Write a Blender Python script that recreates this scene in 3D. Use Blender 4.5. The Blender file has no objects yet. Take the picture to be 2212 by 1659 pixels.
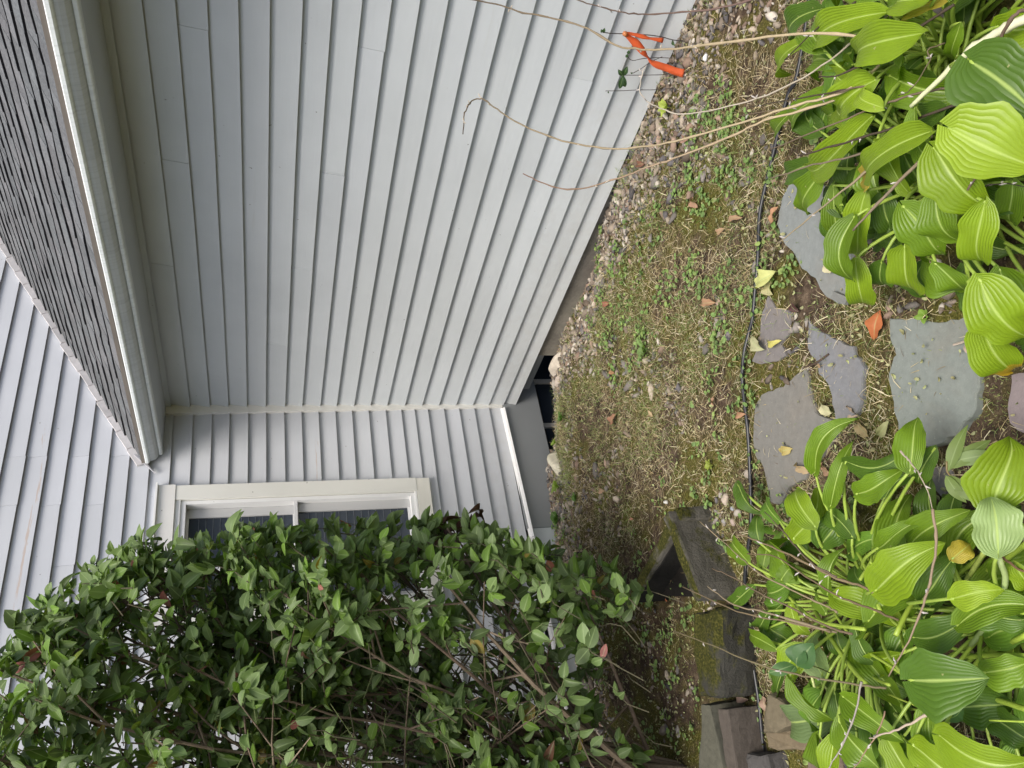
import bpy, math, random
import numpy as np
from mathutils import Vector, Matrix
random.seed(7); rng = np.random.default_rng(11)
S = bpy.context.scene; COL = S.collection
R = math.radians
# ------------------------------------------------------------------ camera
PITCH, YAW, ROLL, FPX = 0.297576, 0.608990, 0.001173, 1771.75     # solved from the siding lines
CAM = np.array([-2.70296, -4.116416, 1.705312])
_f = np.array([math.sin(YAW)*math.cos(PITCH), math.cos(YAW)*math.cos(PITCH), -math.sin(PITCH)])
_r = np.array([math.cos(YAW), -math.sin(YAW), 0.0]); _u = np.cross(_r, _f)
_r = _r*math.cos(ROLL) + _u*math.sin(ROLL); _u = np.cross(_r, _f)
cam = bpy.data.cameras.new('camera'); co = bpy.data.objects.new('camera', cam); COL.objects.link(co)
cam.sensor_width = 36; cam.lens = FPX*36/2212; cam.clip_start = .05; cam.clip_end = 500
X, Y, Z = -_u, _r, -_f                                            # the phone was held on its side: roll of 90 degrees
co.matrix_world = Matrix(((X[0],Y[0],Z[0],CAM[0]),(X[1],Y[1],Z[1],CAM[1]),(X[2],Y[2],Z[2],CAM[2]),(0,0,0,1)))
S.camera = co
# ------------------------------------------------------------------ light
w = bpy.data.worlds.new('World'); S.world = w; w.use_nodes = True
nt = w.node_tree; sky = nt.nodes.new('ShaderNodeTexSky'); sky.sky_type = 'NISHITA'; sky.sun_disc = False
SUN_EL, SUN_AZ = R(60), R(224)                                    # azimuth clockwise from +y: sun behind the photographer's left
sky.sun_elevation = SUN_EL; sky.sun_rotation = SUN_AZ; sky.dust_density = 4.0; sky.air_density = 1.0; sky.ozone_density = 1.0
bg = nt.nodes['Background']; bg.inputs['Strength'].default_value = 0.115
nt.links.new(sky.outputs[0], bg.inputs['Color'])
sl = bpy.data.lights.new('sun', 'SUN'); sl.energy = 1.9; sl.angle = R(30); sl.color = (1, .97, .92)
so = bpy.data.objects.new('sun', sl); COL.objects.link(so)
sd = Vector((math.sin(SUN_AZ)*math.cos(SUN_EL), math.cos(SUN_AZ)*math.cos(SUN_EL), math.sin(SUN_EL)))
so.rotation_euler = sd.to_track_quat('Z', 'Y').to_euler(); so.location = (-4, -6, 8)
S.view_settings.view_transform = 'Standard'; S.view_settings.look = 'None'
S.view_settings.exposure = 0.72; S.view_settings.gamma = 1
S.render.engine = 'CYCLES'
# ------------------------------------------------------------------ helpers
def ray(x, y):                                                    # direction of a point of the photograph (2212 x 1659)
    return _f*FPX + _r*((1659-y)-829.5) - _u*(x-1106)
def atz(x, y, z): d = ray(x, y); return CAM + d*((z-CAM[2])/d[2])
def aty(x, y, v): d = ray(x, y); return CAM + d*((v-CAM[1])/d[1])
def atx(x, y, v): d = ray(x, y); return CAM + d*((v-CAM[0])/d[0])
def atd(x, y, dep): return CAM + ray(x, y)/FPX*dep                # dep = depth in metres along the view
def hsh(a, b): return (math.sin(a*127.1+b*311.7)*43758.5453) % 1
def vnoise(x, y, s=1.0, o=0.0):                                   # vectorised value noise 0..1
    x = np.asarray(x, float)*s+o; y = np.asarray(y, float)*s+o*1.7
    xi = np.floor(x); yi = np.floor(y); fx = x-xi; fy = y-yi; fx = fx*fx*(3-2*fx); fy = fy*fy*(3-2*fy)
    H = lambda a, b: np.modf(np.abs(np.sin(a*127.1+b*311.7)*43758.5453))[0]
    return (H(xi,yi)*(1-fx)+H(xi+1,yi)*fx)*(1-fy)+(H(xi,yi+1)*(1-fx)+H(xi+1,yi+1)*fx)*fy
def gz(x, y, fine=True):                                          # ground height
    x = np.asarray(x, float); y = np.asarray(y, float)
    z = 0.118 - .13*np.exp(-((x-.02)**2+(y-.06)**2)/(2*.42**2)) + .04*np.exp(-(x/.3)**2)*np.clip((-y-1.25)*1.5, 0, 1)
    well = np.sqrt((x/.45)**2+((y-.05)/.41)**2); well = np.where(x > 0, np.maximum((x-.0)/.9, np.abs(y-.05)/.53), well)
    z = z - .04*np.exp(-(x/.16)**4)*np.clip((-y-.3)*6, 0, 1)*np.clip((1.5+y)*4, 0, 1)
    z = z - .30*np.clip((1.0-well)*5.5, 0, 1)
    z = z - .12*np.exp(-(((x+1.66)/.085)**2+((y+1.02)/.085)**2))
    z = z - .10*np.clip((-x-1.75)/.8, 0, 1)*np.clip((-y-.9)/1.0, 0, 1)
    z = z - .05*np.clip((-y-6), 0, 30)*.0
    if fine: z = z + (vnoise(x, y, 2.3, 5)-.5)*.03 + (vnoise(x, y, 9, 2)-.5)*.012 + (vnoise(x, y, 31, 8)-.5)*.005
    return z
def gp(x, y, h=0.0):                                              # the ground point seen at a photograph point
    z = .12
    for _ in range(8): P = atz(x, y, z+h); z = float(gz(P[0], P[1]))
    return atz(x, y, z+h)
def mesh(name, V, F, mat, parent=None, col=None, uv=None, smooth=False):
    V = np.asarray(V, np.float32); me = bpy.data.meshes.new(name)
    if isinstance(F, np.ndarray):
        k = F.shape[1]; n = F.shape[0]
        me.vertices.add(len(V)); me.vertices.foreach_set('co', V.ravel())
        me.loops.add(n*k); me.loops.foreach_set('vertex_index', F.ravel().astype(np.int32))
        me.polygons.add(n); me.polygons.foreach_set('loop_start', np.arange(0, n*k, k, dtype=np.int32))
        me.update(calc_edges=True)
    else:
        me.from_pydata(V.tolist(), [], F)
    me.validate()
    if smooth: me.polygons.foreach_set('use_smooth', [True]*len(me.polygons))
    if col is not None:
        c = np.ones((len(V), 4), np.float32); c[:, :3] = col
        a = me.color_attributes.new('Col', 'FLOAT_COLOR', 'POINT'); a.data.foreach_set('color', c.ravel())
    if uv is not None:
        a = me.attributes.new('luv', 'FLOAT_VECTOR', 'POINT')
        u3 = np.zeros((len(V), 3), np.float32); u3[:, :2] = uv; a.data.foreach_set('vector', u3.ravel())
    me.materials.append(mat); o = bpy.data.objects.new(name, me); COL.objects.link(o)
    if parent: o.parent = parent
    return o
def tag(o, label=None, cat=None, group=None, kind=None):
    if label: o['label'] = label
    if cat: o['category'] = cat
    if group: o['group'] = group
    if kind: o['kind'] = kind
    return o
def empty(name, loc=(0,0,0)):
    o = bpy.data.objects.new(name, None); o.location = loc; COL.objects.link(o); o.empty_display_size = .1; return o
class MB:
    def __init__(s): s.v = []; s.f = []; s.c = []
    def add(s, V, F, c=(.5,.5,.5)):
        b = len(s.v); s.v += [tuple(map(float, p)) for p in V]; s.f += [tuple(i+b for i in f) for f in F]; s.c += [c]*len(V); return s
    def box(s, a, b, c=(.5,.5,.5)):
        x0,y0,z0 = [min(a[i],b[i]) for i in range(3)]; x1,y1,z1 = [max(a[i],b[i]) for i in range(3)]
        return s.add([(x0,y0,z0),(x1,y0,z0),(x1,y1,z0),(x0,y1,z0),(x0,y0,z1),(x1,y0,z1),(x1,y1,z1),(x0,y1,z1)],
                     [(0,3,2,1),(4,5,6,7),(0,1,5,4),(1,2,6,5),(2,3,7,6),(3,0,4,7)], c)
    def hexa(s, P, c=(.5,.5,.5)):      # 8 points, bottom ring then top ring
        return s.add(P, [(0,3,2,1),(4,5,6,7),(0,1,5,4),(1,2,6,5),(2,3,7,6),(3,0,4,7)], c)
    def tube(s, P, rad, n=6, c=(.5,.5,.5), c2=None):
        P = [np.array(p, float) for p in P]; m = len(P)
        rad = rad if hasattr(rad, '__len__') else [rad]*m; V = []; prev = None; b = len(s.v)
        for i in range(m):
            t = P[min(i+1, m-1)]-P[max(i-1, 0)]; t = t/(np.linalg.norm(t)+1e-9)
            a = prev if prev is not None else np.array([0,0,1.]) if abs(t[2]) < .9 else np.array([1.,0,0])
            a = a-t*(a@t); a /= np.linalg.norm(a)+1e-9; prev = a; bb = np.cross(t, a)
            for k in range(n):
                an = 2*math.pi*k/n; V.append(P[i]+(a*math.cos(an)+bb*math.sin(an))*rad[i])
        F = [(i*n+k, i*n+(k+1)%n, (i+1)*n+(k+1)%n, (i+1)*n+k) for i in range(m-1) for k in range(n)]
        F += [tuple(range(n))[::-1], tuple((m-1)*n+k for k in range(n))]
        s.add(V, F, c)
        if c2 is not None:
            for i in range(m):
                q = i/(m-1); cc = tuple(c[j]*(1-q)+c2[j]*q for j in range(3))
                for k in range(n): s.c[b+i*n+k] = cc
        return s
    def build(s, name, mat, parent=None, smooth=False):
        return mesh(name, s.v, s.f, mat, parent, np.array(s.c, np.float32), None, smooth)
def spline(P, n=6):                                               # Catmull-Rom through the points
    P = [np.array(p, float) for p in P]; Q = [2*P[0]-P[1]]+P+[2*P[-1]-P[-2]]; out = []
    for i in range(1, len(Q)-2):
        for k in range(n):
            t = k/n; a,b,c,d = Q[i-1],Q[i],Q[i+1],Q[i+2]
            out.append(.5*((2*b)+(-a+c)*t+(2*a-5*b+4*c-d)*t*t+(-a+3*b-3*c+d)*t**3))
    out.append(P[-1]); return out
def scatter(name, V0, F0, pos, rot, scl, cols, mat, parent=None, smooth=False, jit=None):
    """one mesh of many small pieces; rot (K,3,3), scl (K,3), cols (K,3)"""
    K = len(pos); V0 = np.asarray(V0, float); n = len(V0)
    V = np.einsum('kij,knj->kni', rot, V0[None]*scl[:, None, :]) + pos[:, None, :]
    F = (np.asarray(F0)[None]+np.arange(K)[:, None, None]*n).reshape(-1, len(F0[0]))
    C = np.repeat(cols, n, axis=0)
    return mesh(name, V.reshape(-1, 3), F, mat, parent, C, None, smooth)
def rots(az, tilt, spin=None):
    K = len(az); ca, sa = np.cos(az), np.sin(az); ct, st = np.cos(tilt), np.sin(tilt); o = np.zeros(K); l = np.ones(K)
    Rz = np.stack([np.stack([ca,-sa,o],1), np.stack([sa,ca,o],1), np.stack([o,o,l],1)],1)
    Ry = np.stack([np.stack([ct,o,st],1), np.stack([o,l,o],1), np.stack([-st,o,ct],1)],1)
    M = Rz@Ry
    if spin is not None:
        c, s_ = np.cos(spin), np.sin(spin)
        Rx = np.stack([np.stack([l,o,o],1), np.stack([o,c,-s_],1), np.stack([o,s_,c],1)],1); M = M@Rx
    return M
# ------------------------------------------------------------------ materials
def newmat(name, rough=.6, spec=.3):
    m = bpy.data.materials.new(name); m.use_nodes = True; t = m.node_tree; b = t.nodes['Principled BSDF']
    b.inputs['Roughness'].default_value = rough; b.inputs['Specular IOR Level'].default_value = spec
    return m, t, b
def N(t, typ, **k):
    n = t.nodes.new(typ)
    for a, v in k.items():
        if a.startswith('i_'): n.inputs[a[2:].replace('_', ' ')].default_value = v
        else: setattr(n, a, v)
    return n
def noise(t, scale, detail=4, rough=.55, vec=None, dist=0.0):
    n = N(t, 'ShaderNodeTexNoise'); n.inputs['Scale'].default_value = scale; n.inputs['Detail'].default_value = detail
    n.inputs['Roughness'].default_value = rough; n.inputs['Distortion'].default_value = dist
    if vec is not None: t.links.new(vec, n.inputs['Vector'])
    return n.outputs['Fac']
def ramp(t, src, stops):
    r = N(t, 'ShaderNodeValToRGB'); e = r.color_ramp.elements
    while len(e) < len(stops): e.new(.5)
    for i, (p, c) in enumerate(stops): e[i].position = p; e[i].color = (*c, 1) if len(c) == 3 else c
    t.links.new(src, r.inputs[0]); return r.outputs[0]
def mixc(t, a, b, f, mode='MIX'):
    m = N(t, 'ShaderNodeMix', data_type='RGBA', blend_type=mode)
    for sck, v in ((m.inputs[6], a), (m.inputs[7], b), (m.inputs[0], f)):
        if isinstance(v, bpy.types.NodeSocket): t.links.new(v, sck)
        else: sck.default_value = v if not hasattr(v, '__len__') else ((*v, 1) if len(v) == 3 else v)
    return m.outputs[2]
def bump(t, b, h, st=.3, dist=.01):
    n = N(t, 'ShaderNodeBump'); n.inputs['Strength'].default_value = st; n.inputs['Distance'].default_value = dist
    t.links.new(h, n.inputs['Height']); t.links.new(n.outputs[0], b.inputs['Normal']); return n
def objvec(t, scale=(1,1,1)):
    c = N(t, 'ShaderNodeTexCoord'); m = N(t, 'ShaderNodeMapping'); m.inputs['Scale'].default_value = scale
    t.links.new(c.outputs['Object'], m.inputs['Vector']); return m.outputs[0]
def colattr(t): n = N(t, 'ShaderNodeAttribute', attribute_name='Col'); return n.outputs['Color']
def paint(name, base, grain, peel=.0, rough=.55, dirt=.2):                 # brushed exterior paint over boards, grain = stretched axes
    m, t, b = newmat(name, rough, .25); v = objvec(t, grain); v0 = objvec(t)
    c = mixc(t, base, tuple(x*.86 for x in base), ramp(t, noise(t, 1.3, 5, .6, v0), [(.35,(0,0,0)),(.75,(1,1,1))]))
    c = mixc(t, c, (.93,.94,.95), .35, 'MULTIPLY')
    c = mixc(t, c, colattr(t), 1.0, 'MULTIPLY')
    g = noise(t, 60, 4, .7, v)
    sc = ramp(t, noise(t, 7, 6, .75, v), [(.63,(0,0,0)),(.72,(1,1,1))])
    c = mixc(t, c, tuple(x*.80 for x in (base[0],base[1]*.97,base[2]*.9)), mixc(t, (0,0,0), sc, .45))
    sp = ramp(t, noise(t, 55, 1, .4, v0), [(.80,(0,0,0)),(.83,(1,1,1))]); c = mixc(t, c, (.16,.15,.13), mixc(t, (0,0,0), sp, .7))
    sz_ = N(t, 'ShaderNodeSeparateXYZ'); t.links.new(v0, sz_.inputs[0]); ad = N(t, 'ShaderNodeMath', operation='MULTIPLY_ADD'); t.links.new(noise(t, 14, 5, .7, v0), ad.inputs[0]); ad.inputs[1].default_value = .55; t.links.new(sz_.outputs['Z'], ad.inputs[2])
    c = mixc(t, c, (.38,.34,.28), mixc(t, (0,0,0), ramp(t, ad.outputs[0], [(.46,(1,1,1)),(.70,(0,0,0))]), dirt))
    if peel:
        pm = ramp(t, noise(t, 13, 6, .8, v, .3), [(.70-peel,(0,0,0)),(.72-peel,(1,1,1))])
        c = mixc(t, c, (.46,.37,.31), mixc(t, (0,0,0), pm, .8))
    t.links.new(c, b.inputs['Base Color']); bump(t, b, g, .16, .004); return m
M = {}
M['siding_r'] = paint('siding_paint', (.62,.648,.655), (1,.04,1))
M['siding_b'] = paint('siding_paint_weathered', (.56,.575,.60), (.05,1,1), .035)
M['trim'] = paint('cream_trim_paint', (.78,.78,.755), (1,1,.05), .0)
M['white'] = paint('white_vinyl', (.80,.80,.79), (1,1,1))
M['skirt'] = paint('skirt_paint', (.54,.565,.57), (.06,1,1), .0, .55, .04)
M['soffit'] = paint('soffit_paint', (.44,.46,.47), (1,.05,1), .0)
def mk_gutter():
    m, t, b = newmat('gutter_aluminium', .38, .5); v = objvec(t, (1,26,1)); v2 = objvec(t, (1,1.2,1))
    st = noise(t, 3.0, 4, .7, v)
    c = mixc(t, (.52,.545,.54), (.27,.285,.28), ramp(t, st, [(.48,(0,0,0)),(.78,(.55,.55,.55))]))
    c = mixc(t, c, (.34,.355,.35), ramp(t, noise(t, 2.5, 4, .6, v2), [(.45,(0,0,0)),(.8,(.5,.5,.5))]))
    c = mixc(t, c, colattr(t), 1.0, 'MULTIPLY')
    t.links.new(c, b.inputs['Base Color']); return m
M['gutter'] = mk_gutter()
def generic(name, rough=.8, var=.35, scale=30, bst=.4, bd=.004, spec=.2, detail=5):
    m, t, b = newmat(name, rough, spec); v = objvec(t); c = colattr(t)
    n = noise(t, scale, detail, .65, v)
    c = mixc(t, c, mixc(t, (1-var,)*3, (1+var*.6,)*3, n), 1.0, 'MULTIPLY')
    t.links.new(c, b.inputs['Base Color']); bump(t, b, n, bst, bd); return m
M['stone'] = generic('rock', .85, .45, 45, .6, .006)
M['pebble'] = generic('pebble', .8, .35, 130, .4, .002)
M['straw'] = generic('dry_straw', .75, .3, 60, .1, .001)
M['bark'] = generic('bark', .9, .5, 90, .7, .003)
M['rubber'] = generic('black_polyethylene', .38, .2, 20, .05, .001, .5)
M['shingle'] = generic('asphalt_shingle', .95, .95, 110, .9, .003, .1, 6)
M['flash'] = generic('painted_flashing', .6, .3, 24, .25, .003)
def mk_slab():
    m, t, b = newmat('slate_slab', .72, .3); v = objvec(t, (1,1,1)); c = colattr(t)
    n1 = noise(t, 5, 6, .6, v, .4); n2 = noise(t, 38, 6, .7, v); n3 = noise(t, 140, 3, .6, v)
    c = mixc(t, c, (.27,.23,.19), ramp(t, n1, [(.5,(0,0,0)),(.8,(.55,.55,.55))]))
    c = mixc(t, c, mixc(t, (.68,)*3, (1.25,)*3, n2), 1.0, 'MULTIPLY')
    c = mixc(t, c, (.42,.41,.36), ramp(t, n3, [(.66,(0,0,0)),(.72,(.5,.5,.5))]))
    c = mixc(t, c, (.86,.87,.84), 1.0, 'MULTIPLY')
    t.links.new(c, b.inputs['Base Color'])
    h = mixc(t, n1, n2, .5); bump(t, b, h, .5, .006); return m
M['slab'] = mk_slab()
def mk_mossy():
    m, t, b = newmat('mossy_concrete', .92, .15); v = objvec(t); c = colattr(t)
    g = N(t, 'ShaderNodeNewGeometry'); sx = N(t, 'ShaderNodeSeparateXYZ'); t.links.new(g.outputs['Normal'], sx.inputs[0])
    n1 = noise(t, 9, 6, .65, v); n2 = noise(t, 120, 5, .75, v)
    a = N(t, 'ShaderNodeMath', operation='MULTIPLY_ADD'); t.links.new(sx.outputs['Z'], a.inputs[0]); a.inputs[1].default_value = .30; n1b = N(t, 'ShaderNodeMath', operation='MULTIPLY_ADD'); t.links.new(n1, n1b.inputs[0]); n1b.inputs[1].default_value = 1.7; n1b.inputs[2].default_value = -.35; t.links.new(n1b.outputs[0], a.inputs[2])
    f = ramp(t, a.outputs[0], [(.54,(0,0,0)),(.76,(1,1,1))])
    st = mixc(t, c, mixc(t, (.6,)*3, (1.4,)*3, n2), 1.0, 'MULTIPLY')
    ms = ramp(t, n2, [(.3,(.012,.015,.004)),(.5,(.045,.046,.010)),(.72,(.14,.125,.03))])
    t.links.new(mixc(t, st, ms, f), b.inputs['Base Color']); bump(t, b, n2, .8, .008); return m
M['mossy'] = mk_mossy()
def mk_ground():
    m, t, b = newmat('soil_and_moss', .95, .1); v = objvec(t)
    n1 = noise(t, 2.2, 6, .6, v); n2 = noise(t, 22, 6, .7, v); n3 = noise(t, 150, 4, .7, v); n4 = noise(t, 4.5, 5, .6, objvec(t, (1.3,.8,1)))
    soil = ramp(t, n2, [(.3,(.022,.016,.011)),(.5,(.075,.052,.036)),(.72,(.19,.14,.095))])
    moss = ramp(t, n3, [(.3,(.03,.03,.008)),(.52,(.10,.095,.02)),(.75,(.24,.20,.06))])
    c = mixc(t, soil, moss, ramp(t, n4, [(.42,(0,0,0)),(.58,(1,1,1))]))
    c = mixc(t, c, (.34,.27,.18), ramp(t, n3, [(.58,(0,0,0)),(.70,(.6,.6,.6))]))
    t.links.new(c, b.inputs['Base Color']); bump(t, b, mixc(t, n2, n3, .5), 1.0, .012); return m
M['ground'] = mk_ground()
def mk_concrete():
    m, t, b = newmat('foundation_concrete', .9, .15); v = objvec(t)
    n1 = noise(t, 4, 6, .6, v); n2 = noise(t, 60, 5, .7, v)
    c = ramp(t, n1, [(.3,(.15,.13,.11)),(.6,(.26,.24,.20)),(.8,(.34,.31,.26))])
    c = mixc(t, c, mixc(t, (.7,)*3, (1.2,)*3, n2), 1.0, 'MULTIPLY')
    t.links.new(c, b.inputs['Base Color']); bump(t, b, n2, .6, .006); return m
M['concrete'] = mk_concrete()
def mk_leaf(name, rough, trans, ribs=0, spec=.4, backc=None, tip=None):
    m, t, b = newmat(name, rough, spec); c = colattr(t); v = objvec(t)
    n = noise(t, 25, 4, .6, v); c = mixc(t, c, mixc(t, (.78,)*3, (1.22,)*3, n), 1.0, 'MULTIPLY')
    uvn = N(t, 'ShaderNodeAttribute', attribute_name='luv'); sx = N(t, 'ShaderNodeSeparateXYZ'); t.links.new(uvn.outputs['Vector'], sx.inputs[0])
    if ribs:
        au = N(t, 'ShaderNodeMath', operation='ABSOLUTE'); t.links.new(sx.outputs['X'], au.inputs[0])
        ml = N(t, 'ShaderNodeMath', operation='MULTIPLY'); t.links.new(au.outputs[0], ml.inputs[0]); ml.inputs[1].default_value = math.pi*ribs
        sn = N(t, 'ShaderNodeMath', operation='SINE'); t.links.new(ml.outputs[0], sn.inputs[0])
        ab = N(t, 'ShaderNodeMath', operation='ABSOLUTE'); t.links.new(sn.outputs[0], ab.inputs[0])
        c = mixc(t, c, (1.25,1.15,1.08), ramp(t, ab.outputs[0], [(0,(.10,.10,.10)),(.4,(0,0,0))]), 'MULTIPLY')
        c = mixc(t, c, mixc(t, c, (.60,.74,.22), .55), ramp(t, au.outputs[0], [(.02,(1,1,1)),(.07,(0,0,0))]))
        pw = N(t, 'ShaderNodeMath', operation='MULTIPLY_ADD'); t.links.new(noise(t, 16, 5, .7, v), pw.inputs[0]); pw.inputs[1].default_value = .42; t.links.new(sx.outputs['Y'], pw.inputs[2])
        c = mixc(t, c, (.30,.20,.07), ramp(t, pw.outputs[0], [(0,(0,0,0)),(1.0,(0,0,0))]) if not tip else 0.0)
        pe = N(t, 'ShaderNodeMath', operation='MULTIPLY_ADD'); t.links.new(noise(t, 9, 5, .8, v), pe.inputs[0]); pe.inputs[1].default_value = .9; t.links.new(au.outputs[0], pe.inputs[2])
        ps = N(t, 'ShaderNodeMath', operation='MULTIPLY'); t.links.new(pe.outputs[0], ps.inputs[0]); ps.inputs[1].default_value = .5
        c = mixc(t, c, (.42,.36,.08), ramp(t, ps.outputs[0], [(.80,(0,0,0)),(.84,(.8,.8,.8))]))
        if tip:
            pw = N(t, 'ShaderNodeMath', operation='MULTIPLY_ADD'); t.links.new(n, pw.inputs[0]); pw.inputs[1].default_value = .5; t.links.new(sx.outputs['Y'], pw.inputs[2])
            c = mixc(t, c, tip, ramp(t, pw.outputs[0], [(1.0*.93,(0,0,0)),(1.0,(1,1,1))]))
        h = mixc(t, ab.outputs[0], n, .25); bump(t, b, h, .5, .0026)
        spots = ramp(t, noise(t, 70, 2, .5, v), [(.74,(0,0,0)),(.77,(.6,.6,.6))]); c = mixc(t, c, (.45,.42,.2), spots)
    else:
        au = N(t, 'ShaderNodeMath', operation='ABSOLUTE'); t.links.new(sx.outputs['X'], au.inputs[0])
        c = mixc(t, c, mixc(t, c, (.35,.45,.2), .4), ramp(t, au.outputs[0], [(.03,(1,1,1)),(.12,(0,0,0))]))
    if backc:
        g = N(t, 'ShaderNodeNewGeometry'); c = mixc(t, c, backc, g.outputs['Backfacing'])
    t.links.new(c, b.inputs['Base Color'])
    tr = N(t, 'ShaderNodeBsdfTranslucent'); t.links.new(mixc(t, c, (1.3,1.5,.5), 1.0, 'MULTIPLY'), tr.inputs['Color'])
    mx = N(t, 'ShaderNodeMixShader'); mx.inputs[0].default_value = trans; out = t.nodes['Material Output']
    t.links.new(b.outputs[0], mx.inputs[1]); t.links.new(tr.outputs[0], mx.inputs[2]); t.links.new(mx.outputs[0], out.inputs[0]); return m
M['hosta'] = mk_leaf('hosta_leaf', .42, .27, 6, .45)
M['hostay'] = mk_leaf('hosta_leaf_yellowing', .5, .32, 8, .35, None, (.55,.36,.03))
M['shrubleaf'] = mk_leaf('shrub_leaf', .52, .24, 0, .42)
M['weed'] = mk_leaf('weed_leaf', .5, .3, 0, .3)
M['deadleaf'] = mk_leaf('dry_leaf', .6, .15, 0, .3)
M['stalkg'] = generic('green_stalk', .42, .2, 40, .1, .001, .45)
M['ribbon'] = mk_leaf('orange_tape', .35, .3, 0, .5)
def mk_glass():
    m, t, b = newmat('window_glass', .06, .6); b.inputs['Base Color'].default_value = (.035,.045,.06,1); return m
M['glass'] = mk_glass()
def flat(name, c, rough=.7, spec=.3):
    m, t, b = newmat(name, rough, spec); v = objvec(t); n = noise(t, 12, 4, .6, v)
    t.links.new(mixc(t, tuple(x*.75 for x in c), tuple(min(1, x*1.1) for x in c), n), b.inputs['Base Color']); return m
M['dark'] = flat('dark_interior', (.03,.032,.035)); M['blind'] = flat('blind_cord', (.17,.19,.21)); M['brownlip'] = flat('gutter_inside', (.20,.175,.15))
# ================================================================== SETTING
# ---- ground: one sheet, fine near the camera, reaching far
xs = np.concatenate([np.linspace(-40,-4,14), np.arange(-3.9, 1.0, .035), np.linspace(1.1, 30, 12)])
ys = np.concatenate([np.linspace(-40,-5,14), np.arange(-4.9, .45, .035), np.linspace(.55, 30, 12)])
GX, GY = np.meshgrid(xs, ys, indexing='ij'); GZ = gz(GX, GY)
nx, ny = GX.shape; idx = np.arange(nx*ny).reshape(nx, ny)
Fq = np.stack([idx[:-1,:-1].ravel(), idx[1:,:-1].ravel(), idx[1:,1:].ravel(), idx[:-1,1:].ravel()], 1)
tag(mesh('ground', np.stack([GX.ravel(), GY.ravel(), GZ.ravel()], 1), Fq, M['ground'], None, None, None, True), 'brown soil and mossy lawn sloping to the house corner', 'ground', None, 'structure')
# ---- house
house = tag(empty('house', (0,0,0)), 'pale grey clapboard house with low shingled wing meeting the taller wall in an inner corner', 'house')
def clap(name, axis, butts, lo, hi, joints, mat, clip=None, label=None):
    """lapped boards; axis 'x' = boards on the plane x=0 (running along y), 'y' = on the plane y=0"""
    mb = MB(); butts = sorted(butts)
    for i, z in enumerate(butts):
        zt = (butts[i+1] if i+1 < len(butts) else z+.1)+.012
        cuts = [lo]+sorted(j for j, zz in joints if z-.02 < zz < z+.09 and lo+.05 < j < hi-.05)+[hi]
        k = 0
        while k < len(cuts)-1:
            a, b = cuts[k], cuts[k+1]
            ji = (hsh(i, k+.3)-.5)*.004 if len(cuts) > 2 else (hsh(i, 2)-.5)*.0018
            jo = -.0015*hsh(i+.5, k); cc = .955+.09*hsh(i*1.7, k+lo); c = (cc, cc, cc*(1+.012*(hsh(i, k+9)-.5)))
            a2 = a+(.0012 if k else 0); nseg = max(1, int((b-a2)/.25)); prev = None
            for q in range(nseg+1):
                s_ = a2+(b-a2)*q/nseg; wv = (float(vnoise(s_*2.1, i*3.3, 1, 4))-.5)*.0026
                zb = z+ji+wv; f = -.001+jo; e = .0165+jo
                if clip: s2 = s_
                P = [(f, s_, zb), (f+.004, s_, zb+.0004), (e+.006, s_, zt), (e, s_, zt)]
                P = [(p[0], p[1], p[2]) if axis == 'x' else (p[1], p[0], p[2]) for p in P]
                if prev:
                    mb.add(prev+P, [(0,4,7,3),(3,7,6,2)] if axis == 'x' else [(0,3,7,4),(3,2,6,7)], c)
                    mb.add(prev+P, [(1,2,6,5),(0,1,5,4)] if axis == 'x' else [(1,5,6,2),(0,4,5,1)], (.13,.13,.13))  # crevice dirt on the undersides, made near black to paint in the shadow lines
                    if q == 1: mb.add(prev, [(0,1,2,3)], c)
                    if q == nseg: mb.add(P, [(3,2,1,0)], c)
                prev = P
            k += 1
    o = mb.build(name, mat, house)
    if label: o['label'] = label
    return o
rwz = [.175,.254,.351,.453,.559,.664,.768,.873,.979,1.082,1.177,1.275,1.372,1.472,1.571,1.677,1.777,1.878,1.978,2.078,2.178]
rj = [(-2.355,1.927),(-1.763,1.976),(-1.766,1.423),(-2.355,1.32),(-1.758,1.39),(-2.334,.502),(-1.164,2.12),(-1.173,1.53),(-.591,1.625),(-.575,2.185),
      (-3.5,.7),(-3.9,1.5),(-4.6,1.1),(-3.2,1.8),(-4.4,.4)]
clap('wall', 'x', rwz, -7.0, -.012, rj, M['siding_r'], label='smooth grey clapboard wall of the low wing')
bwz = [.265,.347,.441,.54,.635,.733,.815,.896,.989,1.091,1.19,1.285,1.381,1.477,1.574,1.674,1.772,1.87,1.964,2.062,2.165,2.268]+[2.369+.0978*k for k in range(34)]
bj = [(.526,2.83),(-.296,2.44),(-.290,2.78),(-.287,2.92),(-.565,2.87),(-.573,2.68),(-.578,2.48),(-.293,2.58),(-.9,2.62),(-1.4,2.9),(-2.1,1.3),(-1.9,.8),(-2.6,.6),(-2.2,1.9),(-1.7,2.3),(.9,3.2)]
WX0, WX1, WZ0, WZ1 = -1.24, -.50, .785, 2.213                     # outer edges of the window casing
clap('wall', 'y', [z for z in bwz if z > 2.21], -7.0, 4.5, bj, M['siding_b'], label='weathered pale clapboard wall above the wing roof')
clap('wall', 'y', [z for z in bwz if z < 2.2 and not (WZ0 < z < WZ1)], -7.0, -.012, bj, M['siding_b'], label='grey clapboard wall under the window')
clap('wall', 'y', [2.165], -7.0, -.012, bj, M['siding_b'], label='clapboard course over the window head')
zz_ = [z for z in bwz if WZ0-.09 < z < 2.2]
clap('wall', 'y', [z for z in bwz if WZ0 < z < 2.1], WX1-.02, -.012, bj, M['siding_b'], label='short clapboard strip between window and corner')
clap('wall', 'y', [z for z in bwz if WZ0 < z < 2.1], -7.0, WX0+.02, bj, M['siding_b'], label='clapboard wall behind the shrub')
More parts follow.
